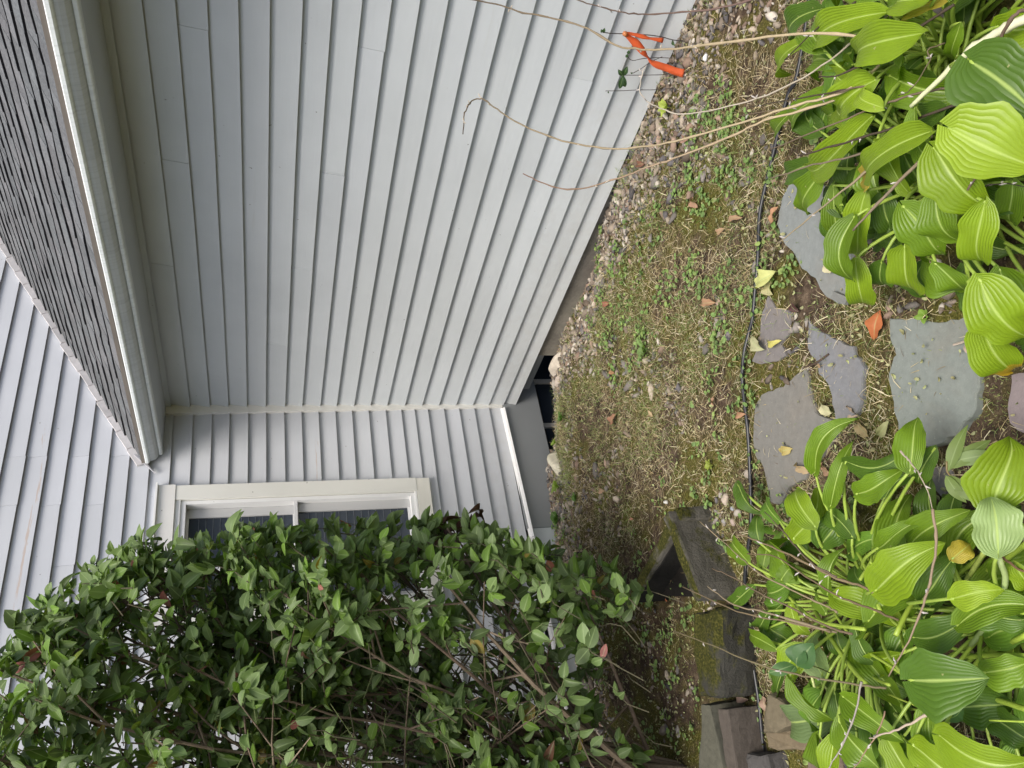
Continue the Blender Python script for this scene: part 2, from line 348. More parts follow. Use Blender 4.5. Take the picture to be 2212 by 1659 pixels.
# sheathing behind the boards, closed volumes so that the house is solid
c1 = (.3,.3,.3); mb = MB(); mb.box((-7,.03,.24), (WX0+.05,.12,5.7)); mb.box((WX1-.05,.03,.24), (4.5,.12,5.7)); mb.box((WX0+.05,.03,.24), (WX1-.05,.12,WZ0+.05)); mb.box((WX0+.05,.03,WZ1-.05), (WX1-.05,.12,5.7))
mb.box((.03,-7,.19), (.12,.028,2.2)); mb.box((-7,.12,5.7), (4.5,6,5.8)); mb.box((.12,-7,.19), (4.5,-6.9,2.9)); mb.box((4.4,-6.9,.0), (4.5,.03,2.9)); mb.box((-7,.12,0), (-6.9,6,5.7)); mb.box((4.4,.12,0), (4.5,6,5.7))
mb.build('wall_core', M['dark'], house)
# corner strip, tapering downwards
mb = MB()
mb.hexa([(-.013,.012,.262),(.012,.012,.262),(.012,-.0125,.262),(-.013,-.012,.262), (-.044,.012,2.212),(.012,.012,2.212),(.012,-.016,2.212),(-.044,-.016,2.212)], (1.02,1,.96))
mb.build('corner_board', M['trim'], house)
# soffit, fascia
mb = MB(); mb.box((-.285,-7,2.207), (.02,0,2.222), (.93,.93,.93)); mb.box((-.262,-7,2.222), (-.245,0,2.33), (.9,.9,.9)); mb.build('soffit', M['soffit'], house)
# gutter: profile swept along y
prof = [(-.262,2.292),(-.262,2.206),(-.303,2.2045),(-.309,2.209),(-.311,2.218),(-.309,2.222),(-.322,2.226),(-.336,2.236),(-.343,2.250),(-.346,2.262),(-.353,2.265),(-.360,2.270),(-.361,2.281),(-.354,2.285),(-.346,2.283),(-.345,2.277)]
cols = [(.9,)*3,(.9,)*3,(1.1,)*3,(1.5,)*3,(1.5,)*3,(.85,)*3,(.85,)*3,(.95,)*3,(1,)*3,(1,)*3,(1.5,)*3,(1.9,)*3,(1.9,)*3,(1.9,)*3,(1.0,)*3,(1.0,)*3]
V = []; C = []; F = []; ysg = np.linspace(-.022, -7, 30)
for i, yy in enumerate(ysg):
    for (px, pz), c in zip(prof, cols): V.append((px+.0015*math.sin(yy*3), yy, pz+.002*math.sin(yy*1.9))); C.append(c)
n = len(prof)
for i in range(len(ysg)-1):
    for k in range(n-1): F.append((i*n+k, i*n+k+1, (i+1)*n+k+1, (i+1)*n+k))
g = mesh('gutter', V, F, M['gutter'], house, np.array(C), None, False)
sm = g.modifiers.new('thick', 'SOLIDIFY'); sm.thickness = .0015; sm.offset = 0
endv = [(p[0], -.020, p[1]) for p in prof[:14]]
o = mesh('gutter_end_cap', endv+[(x, y-.003, z) for x, y, z in endv], [tuple(range(14)), tuple(range(27,13,-1))]+[(k,k+1,k+15,k+14) for k in range(13)], M['gutter'], house, np.ones((28,3))*.85)
mb = MB(); mb.box((-.338,-7,2.284), (-.262,-.03,2.290)); mb.box((-.3535,-7,2.2875), (-.3485,-.005,2.304)); mb.build('drip_edge', M['brownlip'], house)
# roof of the wing: courses of laminated shingles on a real slope
SL = math.atan(.573); cs, sn_ = math.cos(SL), math.sin(SL)
def rp(s_, y, h=0): return (-.335+s_*cs-h*sn_, y, 2.300+s_*sn_+h*cs)
mb = MB(); mb.hexa([rp(0,-7.1,-.03), rp(5.2,-7.1,-.03), rp(5.2,.02,-.03), rp(0,.02,-.03), rp(0,-7.1,.0), rp(5.2,-7.1,0), rp(5.2,.02,0), rp(0,.02,0)], (.10,.10,.105)); mb.build('roof_deck', M['shingle'], house)
mb = MB(); rr = random.Random(3)
for cidx in range(53):
    s0 = cidx*.098-.012; y = .0; eb = 0.0
    while y > -7.0:
        wdt = rr.uniform(.05,.15); thick = rr.random() < .55; y2 = y-wdt
        h0 = .0085 if thick else .0055; h0 += rr.uniform(0,.002); e0 = rr.uniform(-.010,.010) if cidx else 0.0; g_ = rr.uniform(.155,.215); cc = (g_*.95*rr.uniform(.97,1.03), g_*.98, g_*1.0)
        y1 = y-.001; s1 = s0+.118
        mb.hexa([rp(s0+e0,y2,h0-.006), rp(s1,y2,-.002), rp(s1,y1,-.002), rp(s0+eb,y1,h0-.006), rp(s0+e0+rr.uniform(-.002,.002),y2,h0+.001), rp(s1,y2,.0015), rp(s1,y1,.0015), rp(s0+eb,y1,h0+.001)], cc)
        bk = (.03,.03,.033); mb.add([rp(s0+e0-.001,y2,h0-.008), rp(s0+eb-.001,y1,h0-.008), rp(s0+eb-.001,y1,h0+.0008), rp(s0+e0-.001,y2,h0+.0008)], [(0,1,2,3)], bk)
        y = y2; eb = e0
mb.build('roof', M['shingle'], house)
# step flashing climbing the taller wall
mb = MB(); s_ = -.02; rr = random.Random(5)
while s_ < 4.6:
    L = rr.uniform(.105,.125); h = .036+rr.uniform(-.004,.004); v0 = rr.uniform(.80,1.0); cc = (.80*v0,.765*v0,.75*v0)
    P = [rp(s_,-.004,-.01), rp(s_+L,-.004,-.01), rp(s_+L,.004,-.01), rp(s_,.004,-.01), rp(s_+.004,-.0095,h), rp(s_+L-.001,-.0085,h+.004), rp(s_+L-.001,.004,h+.004), rp(s_+.004,.004,h)]
    P = [(p[0], p[1]-.006, p[2]) for p in P]; mb.hexa(P, cc); s_ += L+.0012
mb.build('flashing', M['flash'], house)
mb = MB(); mb.hexa([(-.415,-.016,2.235),(-.33,-.016,2.30),(-.33,-.004,2.30),(-.415,-.004,2.235),(-.36,-.016,2.290),(-.30,-.016,2.345),(-.30,-.004,2.345),(-.36,-.004,2.290)], (.42,.42,.44)); mb.build('kickout_flashing', M['flash'], house)
# a rotten stub of white trim high on the slope
mb = MB(); P0 = aty(20,500,-.03); P1 = aty(36,528,-.03)
mb.box((1.24,-.05,3.19),(1.7,-.018,3.36),(.80,.76,.70)); mb.box((1.30,-.062,3.15),(1.62,-.052,3.24),(.9,.88,.86)); mb.build('rake_trim', M['flash'], house)
# window
win = mesh('window', *(lambda m_: (m_.v, m_.f))(MB().box((-1.19,-.010,2.075),(-.585,.09,2.100)).box((-1.19,-.010,.875),(-.585,.06,.90)).box((-.6045,-.0095,.90),(-.585,.09,2.075)).box((-1.19,-.0095,.90),(-1.17,.09,2.075)).box((-1.17,.078,.9),(-.6045,.09,2.075))), M['white'], house, np.ones((40,3)))
win['label'] = 'white framed window with cream casing'
mb = MB(); mb.box((WX0,-.030,2.128),(WX1+.004,.012,WZ1),(1.02,1,.97)); mb.box((-.582,-.026,.862),(WX1,.012,2.1275),(1,.99,.94)); mb.box((WX0,-.026,.862),(-1.192,.012,2.1275),(1,.99,.94)); mb.box((WX0,-.024,WZ0),(WX1-.002,.012,.8615),(.97,.95,.88)); mb.box((WX0-.01,-.045,WZ1+.0005),(WX1+.012,.010,WZ1+.010),(1.1,1.1,1.1)); mb.box((-1.20,-.021,.864),(-.583,-.011,.8745),(1.1,)*3); mb.box((-1.192,-.018,2.1005),(-.5825,.0,2.127),(1.08,)*3)
mb.build('casing', M['trim'], win)
for nm, z0, z1, yy in (('sash',1.523,2.074,.050),('sash',.901,1.522,.030)):
    mb = MB(); xa, xb = -1.169, -.6055
    mb.box((xa,yy,z0),(xa+.028,yy+.018,z1),(.62,)*3); mb.box((xb-.050,yy,z0),(xb,yy+.018,z1),(.66,)*3); mb.box((xa+.028,yy,z0),(xb-.050,yy+.018,z0+.014),(.9,)*3); mb.box((xa+.028,yy,z1-.012),(xb-.050,yy+.018,z1),(.85,)*3); mb.box((-.955,yy+.001,z0+.014),(-.935,yy+.016,z1-.012),(.9,)*3)
    mb.build(nm, M['white'], win)
    for pa, pb in ((xa+.028,-.955),(-.935,xb-.050)): MB().box((pa,yy+.010,z0+.014),(pb,yy+.013,z1-.012)).build('pane', M['glass'], win)
    mb = MB()
    for k in range(1,14):
        z = z0+.028+(z1-z0-.054)*k/14; mb.box((xa+.028,yy+.0075,z),(xb-.050,yy+.0095,z+.0015))
    mb.build('blind', M['blind'], win)
MB().box((-1.169,.006,1.514),(-.605,.0295,1.532),(.85,)*3).build('meeting_rail', M['white'], win)
# skirt board, drip cap, foundation
mb = MB(); mb.hexa([(-.90,-.040,.232),(-.035,-.040,.258),(-.02,.0,.258),(-.90,.0,.232),(-.90,-.034,.243),(-.035,-.034,.270),(-.02,.0,.275),(-.90,.0,.249)], (1.1,)*3); mb.hexa([(-7,-.034,.225),(-.901,-.034,.228),(-.901,0,.228),(-7,.0,.225),(-7,-.028,.238),(-.901,-.028,.240),(-.901,0,.244),(-7,0,.24)], (.85,)*3)
mb.build('drip_cap', M['white'], house)
mb = MB(); mb.box((-.842,-.018,.022),(.55,.010,.2565)); o = mb.build('skirt_board', M['skirt'], house); o['label'] = 'smooth grey skirt board above the cellar opening'
mb = MB(); mb.box((-7,-.014,.070),(-.8435,.010,.227),(1.12,)*3); o = mb.build('skirt_board', M['skirt'], house); o['label'] = 'rough flaking skirt board behind the shrub'
mb = MB(); mb.box((.05,-.50,.105),(.09,-.115,.172)); o = mb.build('beam', M['skirt'], house); o['label'] = 'short grey beam under the wing by the cellar opening'
mb = MB(); mb.box((.022,-7,-.5),(.26,-.502,.1885)); o = mb.build('foundation', M['concrete'], house); o['label'] = 'stained concrete foundation under the wing'
mb = MB(); mb.box((-7,.012,-.5),(-.46,.25,.069)); mb.build('foundation', M['concrete'], house)
mb = MB(); mb.box((-.46,.075,-.5),(1.2,.11,.03)); mb.box((1.2,-7,-.5),(1.25,.11,.18)); o = mb.build('cellar_wall', M['dark'], house)
cw = mesh('cellar_window', *(lambda m_: (m_.v, m_.f))(MB().box((-.44,.060,-.02),(.6,.0745,.021))), M['dark'], house, np.ones((8,3)))
for xx in (-.135,.205,.5): MB().box((xx,.040,-.4),(xx+.030,.060,.0215),(.62,.60,.55)).build('window_post', M['flash'], cw)
for xa, xb in ((-.44,-.135),(-.105,.205),(.235,.5)): MB().box((xa,.056,-.4),(xb,.059,-.02)).build('pane', M['glass'], cw)
# ================================================================== STONES
def ico(sub=2):
    import bmesh
    bm = bmesh.new(); bmesh.ops.create_icosphere(bm, subdivisions=sub, radius=1); V = np.array([v.co[:] for v in bm.verts]); F = np.array([[v.index for v in f.verts] for f in bm.faces]); bm.free(); return V, F
ICO = {k: ico(k) for k in (1,2,3,4)}
def rock(name, loc, size, az, col, label, cat='rock', group=None, seed=0, mat='stone', sub=3, planes=9, tilt=0.0):
    V, F = ICO[sub]; V = V.copy(); rs = np.random.default_rng(seed)
    for _ in range(planes):                                       # facets
        nrm = rs.normal(size=3); nrm /= np.linalg.norm(nrm); d = rs.uniform(.55,.85); q = V@nrm; V -= np.outer(np.clip(q-d, 0, None), nrm)
    V *= 1+.07*np.sin(V[:, [1,2,0]]*5+seed)+.02*np.sin(V[:, [2,0,1]]*17+seed)
    Rm = rots(np.array([az]), np.array([tilt]))[0]; V = (V*np.array(size))@Rm.T
    o = mesh(name, V, F, M[mat], None, np.ones((len(V),3))*col, None, False); o.location = loc; return tag(o, label, cat, group)
def slab(name, pix, z_up, thick, col, label, seed=0, mat='slab', cat='flagstone', group='flagstones of the garden path'):
    """irregular flat stone: outline points on the ground, chipped edge, gently uneven top"""
    P = np.array([gp(x, y, z_up) for x, y in pix]); cz = float(np.mean(P[:,2])); rs = random.Random(seed); out = []
    n = len(P)
    for i in range(n):
        a, b = P[i], P[(i+1)%n]; L = np.linalg.norm(b-a); k = max(1, int(L/.018))
        for q in range(k):
            p = a+(b-a)*q/k; t_ = (b-a)/L; out.append((p[0]+t_[1]*rs.uniform(-.004,.004), p[1]-t_[0]*rs.uniform(-.004,.004)))
    out = np.array(out); c = out.mean(0); m = len(out); V = []; F = []
    rings = [1.0, .985, .8, .55, .28]
    V += [(x, y, cz-thick) for x, y in c+(out-c)*1.0]; V += [(x, y, cz-.005) for x, y in out]
    for j, r_ in enumerate(rings[1:]):
        for x, y in c+(out-c)*r_: V.append((x, y, cz+(float(vnoise(x, y, 9, seed))-.5)*.005))
    V.append((c[0], c[1], cz)); L = len(rings)+1
    for j in range(L-1):
        for i in range(m): F.append((j*m+i, j*m+(i+1)%m, (j+1)*m+(i+1)%m, (j+1)*m+i))
    for i in range(m): F.append(((L-1)*m+i, (L-1)*m+(i+1)%m, len(V)-1))
    a2 = sum(out[i][0]*out[(i+1)%m][1]-out[(i+1)%m][0]*out[i][1] for i in range(m))
    if a2 < 0: F = [f[::-1] for f in F]
    V = np.array(V); o = mesh(name, V-np.array([c[0],c[1],cz]), F, M[mat], None, np.ones((len(V),3))*col); o.location = (c[0], c[1], cz); return tag(o, label, cat, group), (out, cz)
def T(c, r, L): return [(c*737.333+x/3, r*553+y/3) for x, y in L]
slabs = []
def fs(pix, col, label, seed, zu=.012):
    o, q = slab('flagstone', pix, zu, .05, np.array(col), label, seed); slabs.append(q)
fs(T(2,1,[(1335,405),(1500,405),(1640,430),(1850,385),(1900,560),(1945,700),(1920,900),(1930,1000),(1800,1160),(1690,1230),(1500,1250),(1400,1130),(1350,1000),(1320,760),(1350,650),(1370,640),(1330,520)]), (.235,.255,.24), 'largest flagstone, greenish grey and cracked, between the two hosta clumps', 1)
fs(T(2,1,[(790,725),(820,870),(860,1010),(990,1070),(1000,1150),(830,1400),(800,1450),(690,1500),(640,1620),(570,1600),(520,1370),(470,1300),(445,1180),(450,980),(500,900),(640,840)]), (.215,.205,.19), 'brownish grey angular flagstone beside the black hose', 2)
fs(T(2,1,[(800,415),(860,480),(990,540),(1100,590),(1110,640),(1190,730),(1170,800),(1170,960),(1130,1040),(1010,1090),(985,960),(940,830),(880,760),(850,670),(800,600)]), (.22,.22,.235), 'narrow bluish flagstone strewn with straw between two larger slabs', 3)
fs(T(2,1,[(550,260),(600,330),(720,370),(690,450),(690,520),(640,570),(680,650),(600,690),(500,700),(440,690),(500,560),(510,400)]), (.215,.195,.195), 'small purplish flagstone half sunk in moss by the hose', 4, .006)
fs(T(2,1,[(720,0),(770,80),(850,150),(900,250),(1000,310),(1060,310),(1085,190),(1080,60),(1100,-200),(1000,-420),(850,-480),(700,-470),(640,-370),(605,-210),(640,-100)]), (.25,.265,.265), 'pale grey flagstone under the hosta leaves nearest the siding', 5)
fs(T(2,1,[(2115,770),(2105,980),(2130,1080),(2180,1130),(2320,1180),(2400,900),(2320,740)]), (.27,.22,.225), 'purplish flagstone at the bottom edge of the path', 6)
fs(T(2,1,[(1610,1370),(1730,1360),(1770,1480),(1700,1560),(1600,1500)]), (.22,.20,.20), 'dark flagstone showing under the hosta stalks', 7, .006)
o, q = slab('stone_chip', T(2,1,[(985,225),(1075,280),(1050,318),(960,275)]), .030, .012, np.array((.22,.22,.21)), 'slate chip lying on the pale grey flagstone', 8, cat='stone', group=None)
# V-shaped hollow concrete block, mossy
def wallseg(mb, a, b, t, h, z0, c, n=14, seed=0, cap=.0):
    a = np.array(a[:2]); b = np.array(b[:2]); d = (b-a)/np.linalg.norm(b-a); nn = np.array([-d[1], d[0]])
    rs = random.Random(seed); V = []; prof_ = [(-t/2,0),(-t/2*1.02,h*.35),(-t/2,h*.7),(-t/2*.95,h-.012),(-t/2*.7,h),(0,h+.004),(t/2*.7,h),(t/2*.95,h-.012),(t/2,h*.6),(t/2,0)]
    k = len(prof_)
    for i in range(n+1):
        p = a+(b-a)*i/n
        for px, pz in prof_:
            j = rs.uniform(-.006,.006); q = p+nn*(px+j); V.append((q[0], q[1], z0+pz+rs.uniform(-.007,.007)*(pz > 0)))
    F = [(i*k+m_, (i+1)*k+m_, (i+1)*k+(m_+1)%k, i*k+(m_+1)%k) for i in range(n) for m_ in range(k)]
    F += [tuple(range(k)), tuple(n*k+m_ for m_ in range(k))[::-1]]
    mb.add(V, F, c)
def lump(name, c8, col, mat, label, cat, sub=5, seed=0, group=None, amp=.006, bev=None):
    """a rough hexahedral stone: 8 corners (bottom ring, top ring), subdivided and worn"""
    import bmesh
    bm = bmesh.new(); vs = [bm.verts.new(tuple(p)) for p in c8]
    for f in [(0,3,2,1),(4,5,6,7),(0,1,5,4),(1,2,6,5),(2,3,7,6),(3,0,4,7)]: bm.faces.new([vs[i] for i in f])
    bmesh.ops.recalc_face_normals(bm, faces=bm.faces)
    bmesh.ops.bevel(bm, geom=list(bm.edges), offset=bev or amp*1.6, segments=2 if not bev else 4, affect='EDGES', profile=.6)
    bmesh.ops.subdivide_edges(bm, edges=[e for e in bm.edges if e.calc_length() > .02], cuts=sub, use_grid_fill=True)
    cen = np.mean(np.array([v.co[:] for v in bm.verts]), 0)
    for v in bm.verts:
        n = v.normal if v.normal.length else Vector((0,0,1)); p = v.co
        d = sum(float(vnoise(a_, b_, 13, seed+q_))-.5 for q_, (a_, b_) in enumerate(((p.x, p.y), (p.y, p.z), (p.z, p.x))))*amp*1.5+sum(float(vnoise(a_, b_, 47, seed+q_))-.5 for q_, (a_, b_) in enumerate(((p.x, p.y), (p.y, p.z), (p.z, p.x))))*amp*.7; v.co = p+n*d
    V = np.array([v.co[:] for v in bm.verts]); F = [tuple(v.index for v in f.verts) for f in bm.faces]; bm.free()
    loc = V.mean(0); o = mesh(name, V-loc, F, M[mat], None, np.ones((len(V),3))*np.array(col)); o.location = loc
    return tag(o, label, cat, group) if label else o
def lumpg(name, pix, h, col, mat, label, cat, seed=0, lift=0.0, amp=.006, base=-.05, group=None, bev=None):
    P = [gp(x, y, h) for x, y in pix]; zt = [p[2]+lift for p in P]
    bot = [(p[0], p[1], p[2]-h+base) for p in P]; top = [(p[0], p[1], z) for p, z in zip(P, zt)]
    return lump(name, bot+top, col, mat, label, cat, 5, seed, group, amp, bev)
A = gp(1446,1120,.16); Bq = gp(1512,1298,.16); Cq = gp(1392,1288,.12); zA = float(gz(A[0], A[1]))
blk = tag(empty('concrete_block', (A[0], A[1], zA)), 'hollow V-shaped mossy concrete block open on one side, near the shrub', 'block')
def arm(a, b, t, h, z0, seed):
    d = (b-a)[:2]/np.linalg.norm((b-a)[:2]); n_ = np.array([-d[1], d[0]])*t/2; a2, b2 = a[:2]-d*.02, b[:2]; q4 = [a2-n_, a2+n_, b2+n_, b2-n_]
    o = lump('arm', [(p[0], p[1], z0) for p in q4]+[(p[0], p[1], z0+h+(.015 if k < 2 else -.01)) for k, p in enumerate(q4)], (.105,.097,.08), 'mossy', None, None, 7, seed, None, .0075)
    o.location = o.location-Vector((A[0], A[1], zA)); o.parent = blk
arm(A, Bq, .052, .20, zA-.04, 1); arm(A+(A-Cq)*.02, Cq, .05, .165, zA-.04, 2)
def liner(a, b, side, z0, h):                                      # added near-black slabs, painting the shade inside the hollow
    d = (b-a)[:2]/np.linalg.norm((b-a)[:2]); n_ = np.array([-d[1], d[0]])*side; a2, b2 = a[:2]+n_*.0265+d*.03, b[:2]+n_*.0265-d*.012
    o = lump('shade_liner', [(p[0], p[1], z0) for p in (a2, b2, b2+n_*.008, a2+n_*.008)]+[(p[0], p[1], z0+h) for p in (a2, b2, b2+n_*.008, a2+n_*.008)], (.014,.013,.011), 'stone', None, None, 5, 4, None, .0025)
    o['label'] = 'added black slab painting the shade in the hollow'; o.location = o.location-Vector((A[0], A[1], zA)); o.parent = blk
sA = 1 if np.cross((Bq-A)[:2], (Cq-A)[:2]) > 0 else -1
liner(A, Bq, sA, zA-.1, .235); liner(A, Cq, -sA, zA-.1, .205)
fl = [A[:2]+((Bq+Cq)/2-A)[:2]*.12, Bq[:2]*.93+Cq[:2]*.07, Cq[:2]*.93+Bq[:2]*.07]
MB().add([(p[0]-A[0], p[1]-A[1], -.045) for p in fl]+[(p[0]-A[0], p[1]-A[1], .012) for p in fl], [(0,2,1),(3,4,5),(0,1,4,3),(1,2,5,4),(2,0,3,5)], (.014,.012,.010)).build('floor', M['stone'], blk)  # added floor plate, coloured near black as the shade deep in the hollow
lumpg('mossy_block', [(1492,1320),(1548,1314),(1556,1506),(1498,1512)], .15, (.05,.048,.04), 'mossy', 'squarish moss-topped edging block between hollow block and slates', 'block', 5, 0, .010, bev=.035)
lumpg('edging_slate', [(1512,1520),(1532,1522),(1562,1662),(1510,1662)], .14, (.10,.097,.072), 'stone', 'olive grey slate set on edge next to the mossy block', 'stone', 6, 0, .004)
lumpg('edging_slate', [(1548,1530),(1570,1532),(1592,1662),(1566,1662)], .13, (.095,.080,.066), 'stone', 'brown slate set on edge closest to the hose end', 'stone', 7, 0, .004)
lumpg('retaining_rock', [(1655,1495),(1700,1520),(1710,1575),(1640,1590),][::1], .16, (.15,.125,.08), 'stone', 'jagged tan rock on top of the low stack', 'rock', 8, 0, .010)
lumpg('retaining_rock', [(1650,1560),(1785,1600),(1775,1625),(1650,1620)], .10, (.17,.135,.085), 'stone', 'long tan rock with a sharp lower edge in the low stack', 'rock', 9, 0, .008)
lumpg('retaining_rock', [(1610,1630),(1650,1625),(1665,1700),(1600,1700)], .08, (.08,.075,.07), 'stone', 'dark grey rock left of the long tan rock', 'rock', 10, 0, .010)
lumpg('retaining_rock', [(1740,1632),(1815,1622),(1830,1700),(1735,1700)], .08, (.15,.115,.085), 'stone', 'pinkish brown rock beneath the long tan rock', 'rock', 11, 0, .010)
lumpg('retaining_rock', [(1812,1590),(1900,1580),(1915,1670),(1830,1680)], .09, (.075,.077,.08), 'stone', 'dark grey boulder among the hosta stalks', 'rock', 12, 0, .012)
lumpg('retaining_rock', [(1785,1490),(1830,1490),(1840,1540),(1790,1545)], .07, (.13,.11,.10), 'stone', 'small dark rock behind the stalks', 'rock', 13, 0, .008)
rock('rubble', tuple(gp(1207,790,.0)), (.05,.13,.055), .1, np.array((.62,.55,.45)), 'pale mortar lump at the end of the wing foundation', 'rubble', None, 21)
rock('rubble', tuple(gp(1209,822,.0)), (.03,.05,.03), .3, np.array((.5,.42,.35)), 'small tan rubble lump between the two pale ones', 'rubble', None, 22)
rock('rubble', tuple(gp(1206,1003,.0)), (.11,.06,.06), .5, np.array((.72,.67,.52)), 'creamy white stone at the far end of the cellar opening', 'rubble', None, 23)
for i, (px, py, s_, c, lb) in enumerate([(1572,1078,.022,(.5,.42,.33),'tan wedge stone on the dirt above the hose'),(1597,1108,.017,(.4,.36,.3),'grey tan stone touching the hose'),(1558,1068,.012,(.35,.32,.28),'small stone beside the tan wedge'),
     (1584,1098,.010,(.33,.35,.38),'small bluish stone between two tan ones'),(1566,1128,.014,(.3,.28,.26),'grey pebble next to the hollow block'),(1586,1128,.014,(.42,.33,.28),'pinkish stone by the hose near the block'),
     (1582,1075+110,.010,(.6,.55,.45),'cream pebble low by the hose'),(1618,1025,.016,(.36,.31,.25),'brown stone lying against the hose'),(1440,1085,.011,(.7,.68,.62),'white pebble on dark dirt'),(1578,724,.018,(.20,.18,.18),'dark pointed stone in the dry grass'),
     (1465,110-60,.018,(.55,.50,.42),'light stone close to the orange ribbon'),(1527,125,.014,(.75,.75,.75),'bright white stone in the gravel'),(2030,48,.05,(.20,.18,.17),'grey lump under the yellow hosta leaf'),(1645,728+5,.012,(.33,.27,.22),'flat brown pebble beside the purplish flagstone')]):
    p = gp(px, py, .0); rock('loose_stone', (p[0], p[1], p[2]+s_*.35), (s_*1.2, s_*.9, s_*.75), i*1.3, np.array(c), lb, 'stone', None, 40+i, 'stone', 2, 7)
# ---- hose
hp = [(1735,-45),(1748,0)]+T(2,0,[(745,480),(690,600),(640,780),(600,950),(540,1200),(500,1400),(490,1659)])+T(2,1,[(470,230),(455,400),(430,500),(398,640),(388,800),(408,1000),(425,1150),(440,1450)])+T(2,2,[(445,60),(425,250),(405,430),(415,700),(450,950),(490,1200),(520,1500),(540,1720)])
hw = [gp(x, y, .010) for x, y in hp]
MB().tube(spline(hw, 5), .0072, 10, (.018,.019,.022)).build('garden_hose', M['rubber'], None, True)
tag(bpy.data.objects['garden_hose'], 'thin black irrigation hose running across grass and past the flagstones', 'hose')
# ================================================================== GROUND COVER (uncountable)
def in_slab(x, y):
    hit = np.zeros(len(x), bool)
    for out, cz in slabs:
        ins = np.zeros(len(x), bool); n = len(out); j = n-1
        for i in range(n):
            xi, yi = out[i]; xj, yj = out[j]
            with np.errstate(divide='ignore', invalid='ignore'):
                ins ^= ((yi > y) != (yj > y)) & (x < (xj-xi)*(y-yi)/(yj-yi+1e-12)+xi)
            j = i
        hit |= ins
    return hit
def samples(n, box=(-3.0,.02,-4.2,-.0)):
    return rng.uniform(box[0], box[1], n), rng.uniform(box[2], box[3], n)
def gravelw(x, y):
    d = np.minimum(-x, -y*1.0); d = d+(vnoise(x, y, 3, 3)-.5)*.34
    wgt = np.clip(1.15-d/.40, 0, 1)*(.55+.45*(vnoise(x, y, 6, 17) > .35))
    return np.maximum(wgt, .10*(vnoise(x, y, 5, 9) > .6))
# gravel
V1, F1_ = ICO[1]; V1 = V1.copy(); V1 += rng.normal(size=V1.shape)*.22
x, y = samples(90000); k = (rng.random(len(x)) < gravelw(x, y)) & ~in_slab(x, y) & (np.sqrt((x/.45)**2+((y-.05)/.41)**2) > 1.0); x, y = x[k][:21000], y[k][:21000]; K = len(x)
sz = rng.gamma(2.4, .0027, K)+.0025; scl = np.stack([sz*rng.uniform(.8,1.5,K), sz*rng.uniform(.7,1.1,K), sz*rng.uniform(.45,.8,K)], 1)
pal = np.array([(.34,.28,.215),(.29,.235,.185),(.20,.18,.16),(.40,.335,.26),(.13,.12,.12),(.50,.45,.38),(.31,.22,.165),(.24,.215,.19),(.22,.17,.13)])
cl = pal[rng.integers(0, len(pal), K)]*rng.uniform(.5,1.25,(K,1))
tag(scatter('gravel', V1, F1_, np.stack([x, y, gz(x, y)+sz*.3], 1), rots(rng.uniform(0,6.28,K), rng.normal(0,.3,K)), scl, cl, M['pebble']), 'tan and grey gravel in a strip along the walls', 'gravel', None, 'stuff')
# blades
BV = np.array([(0,-1,0),(0,1,0),(.35,-.9,.45),(.35,.9,.45),(.75,-.6,.5),(.75,.6,.5),(1,0,.15)]); BF = np.array([(0,1,3,2),(2,3,5,4),(4,5,6,6)])
def blades(name, n, wfun, lrange, wid, pal, mat, label, upr=.5, seed=0, parent=None):
    x, y = samples(n); k = (rng.random(n) < wfun(x, y)); x, y = x[k], y[k]; K = len(x)
    L = rng.uniform(*lrange, K); cl = np.array(pal)[rng.integers(0, len(pal), K)]*rng.uniform(.6,1.2,(K,1))
    scl = np.stack([L, rng.uniform(.5,1,K)*wid, L*rng.uniform(.05,upr,K)], 1)
    V0 = BV; F0 = np.array([(0,1,3,2),(2,3,5,4)]); V0 = np.array([(0,-1,0),(0,1,0),(.5,-.8,.6),(.5,.8,.6),(1,-.15,.55),(1,.15,.55)])
    o = scatter(name, V0, F0, np.stack([x, y, gz(x, y)+.001+rng.random(K)*.006], 1), rots(rng.uniform(0,6.28,K), rng.normal(0,.12,K)-.02), scl, cl, mat, None)
    return tag(o, label, 'grass', None, 'stuff')
HC = [gp(2085,110), gp(2090,400), gp(1905,1290), gp(2190,1330), gp(1960,700+560)]
def bare(x, y):
    m = np.ones(len(x))
    for h in HC[:4]: m *= np.clip((np.hypot(x-h[0], y-h[1])-.24)/.12, .12, 1)
    return m*np.clip((np.hypot(x+2.35, y+.75)-.35)/.5, .15, 1)
def grassw(x, y):
    return bare(x, y)*np.clip(1.0-gravelw(x, y)*.9, .05, 1)*np.where(in_slab(x, y), .12, 1)*np.where((x < -1.35) & (y > -1.6), .3, 1)*np.clip(.22+1.6*(vnoise(x, y, 3.3, 12)*.6+vnoise(x, y, 9, 33)*.4-.33), .07, 1)
blades('dry_grass', 150000, grassw, (.018,.055), .0011, [(.52,.42,.22),(.64,.54,.32),(.34,.26,.14),(.19,.13,.07),(.70,.62,.42),(.24,.19,.09)], M['straw'], 'straw coloured dry grass and clippings over the lawn', .45)
def greenw(x, y): return grassw(x, y)*(vnoise(x, y, 3.1, 31) > .40)*np.where(x < -1.4, .25, .9)
blades('green_grass', 110000, greenw, (.015,.045), .0010, [(.10,.17,.025),(.17,.24,.04),(.23,.28,.05),(.07,.12,.025)], M['weed'], 'short green grass growing through the dry clippings', .9)
def tuftw(x, y): return np.exp(-(((x+.72)/.11)**2+((y+.42)/.10)**2))+.9*np.exp(-(((x+.06)/.05)**2+((y+1.95)/.16)**2))+.5*np.exp(-(((x+.5)/.12)**2+((y+.62)/.12)**2))
blades('grass_tuft', 90000, tuftw, (.03,.075), .0008, [(.26,.34,.06),(.32,.40,.09),(.20,.27,.05)], M['weed'], 'fresh fine green grass tufts near the wall', 1.3)
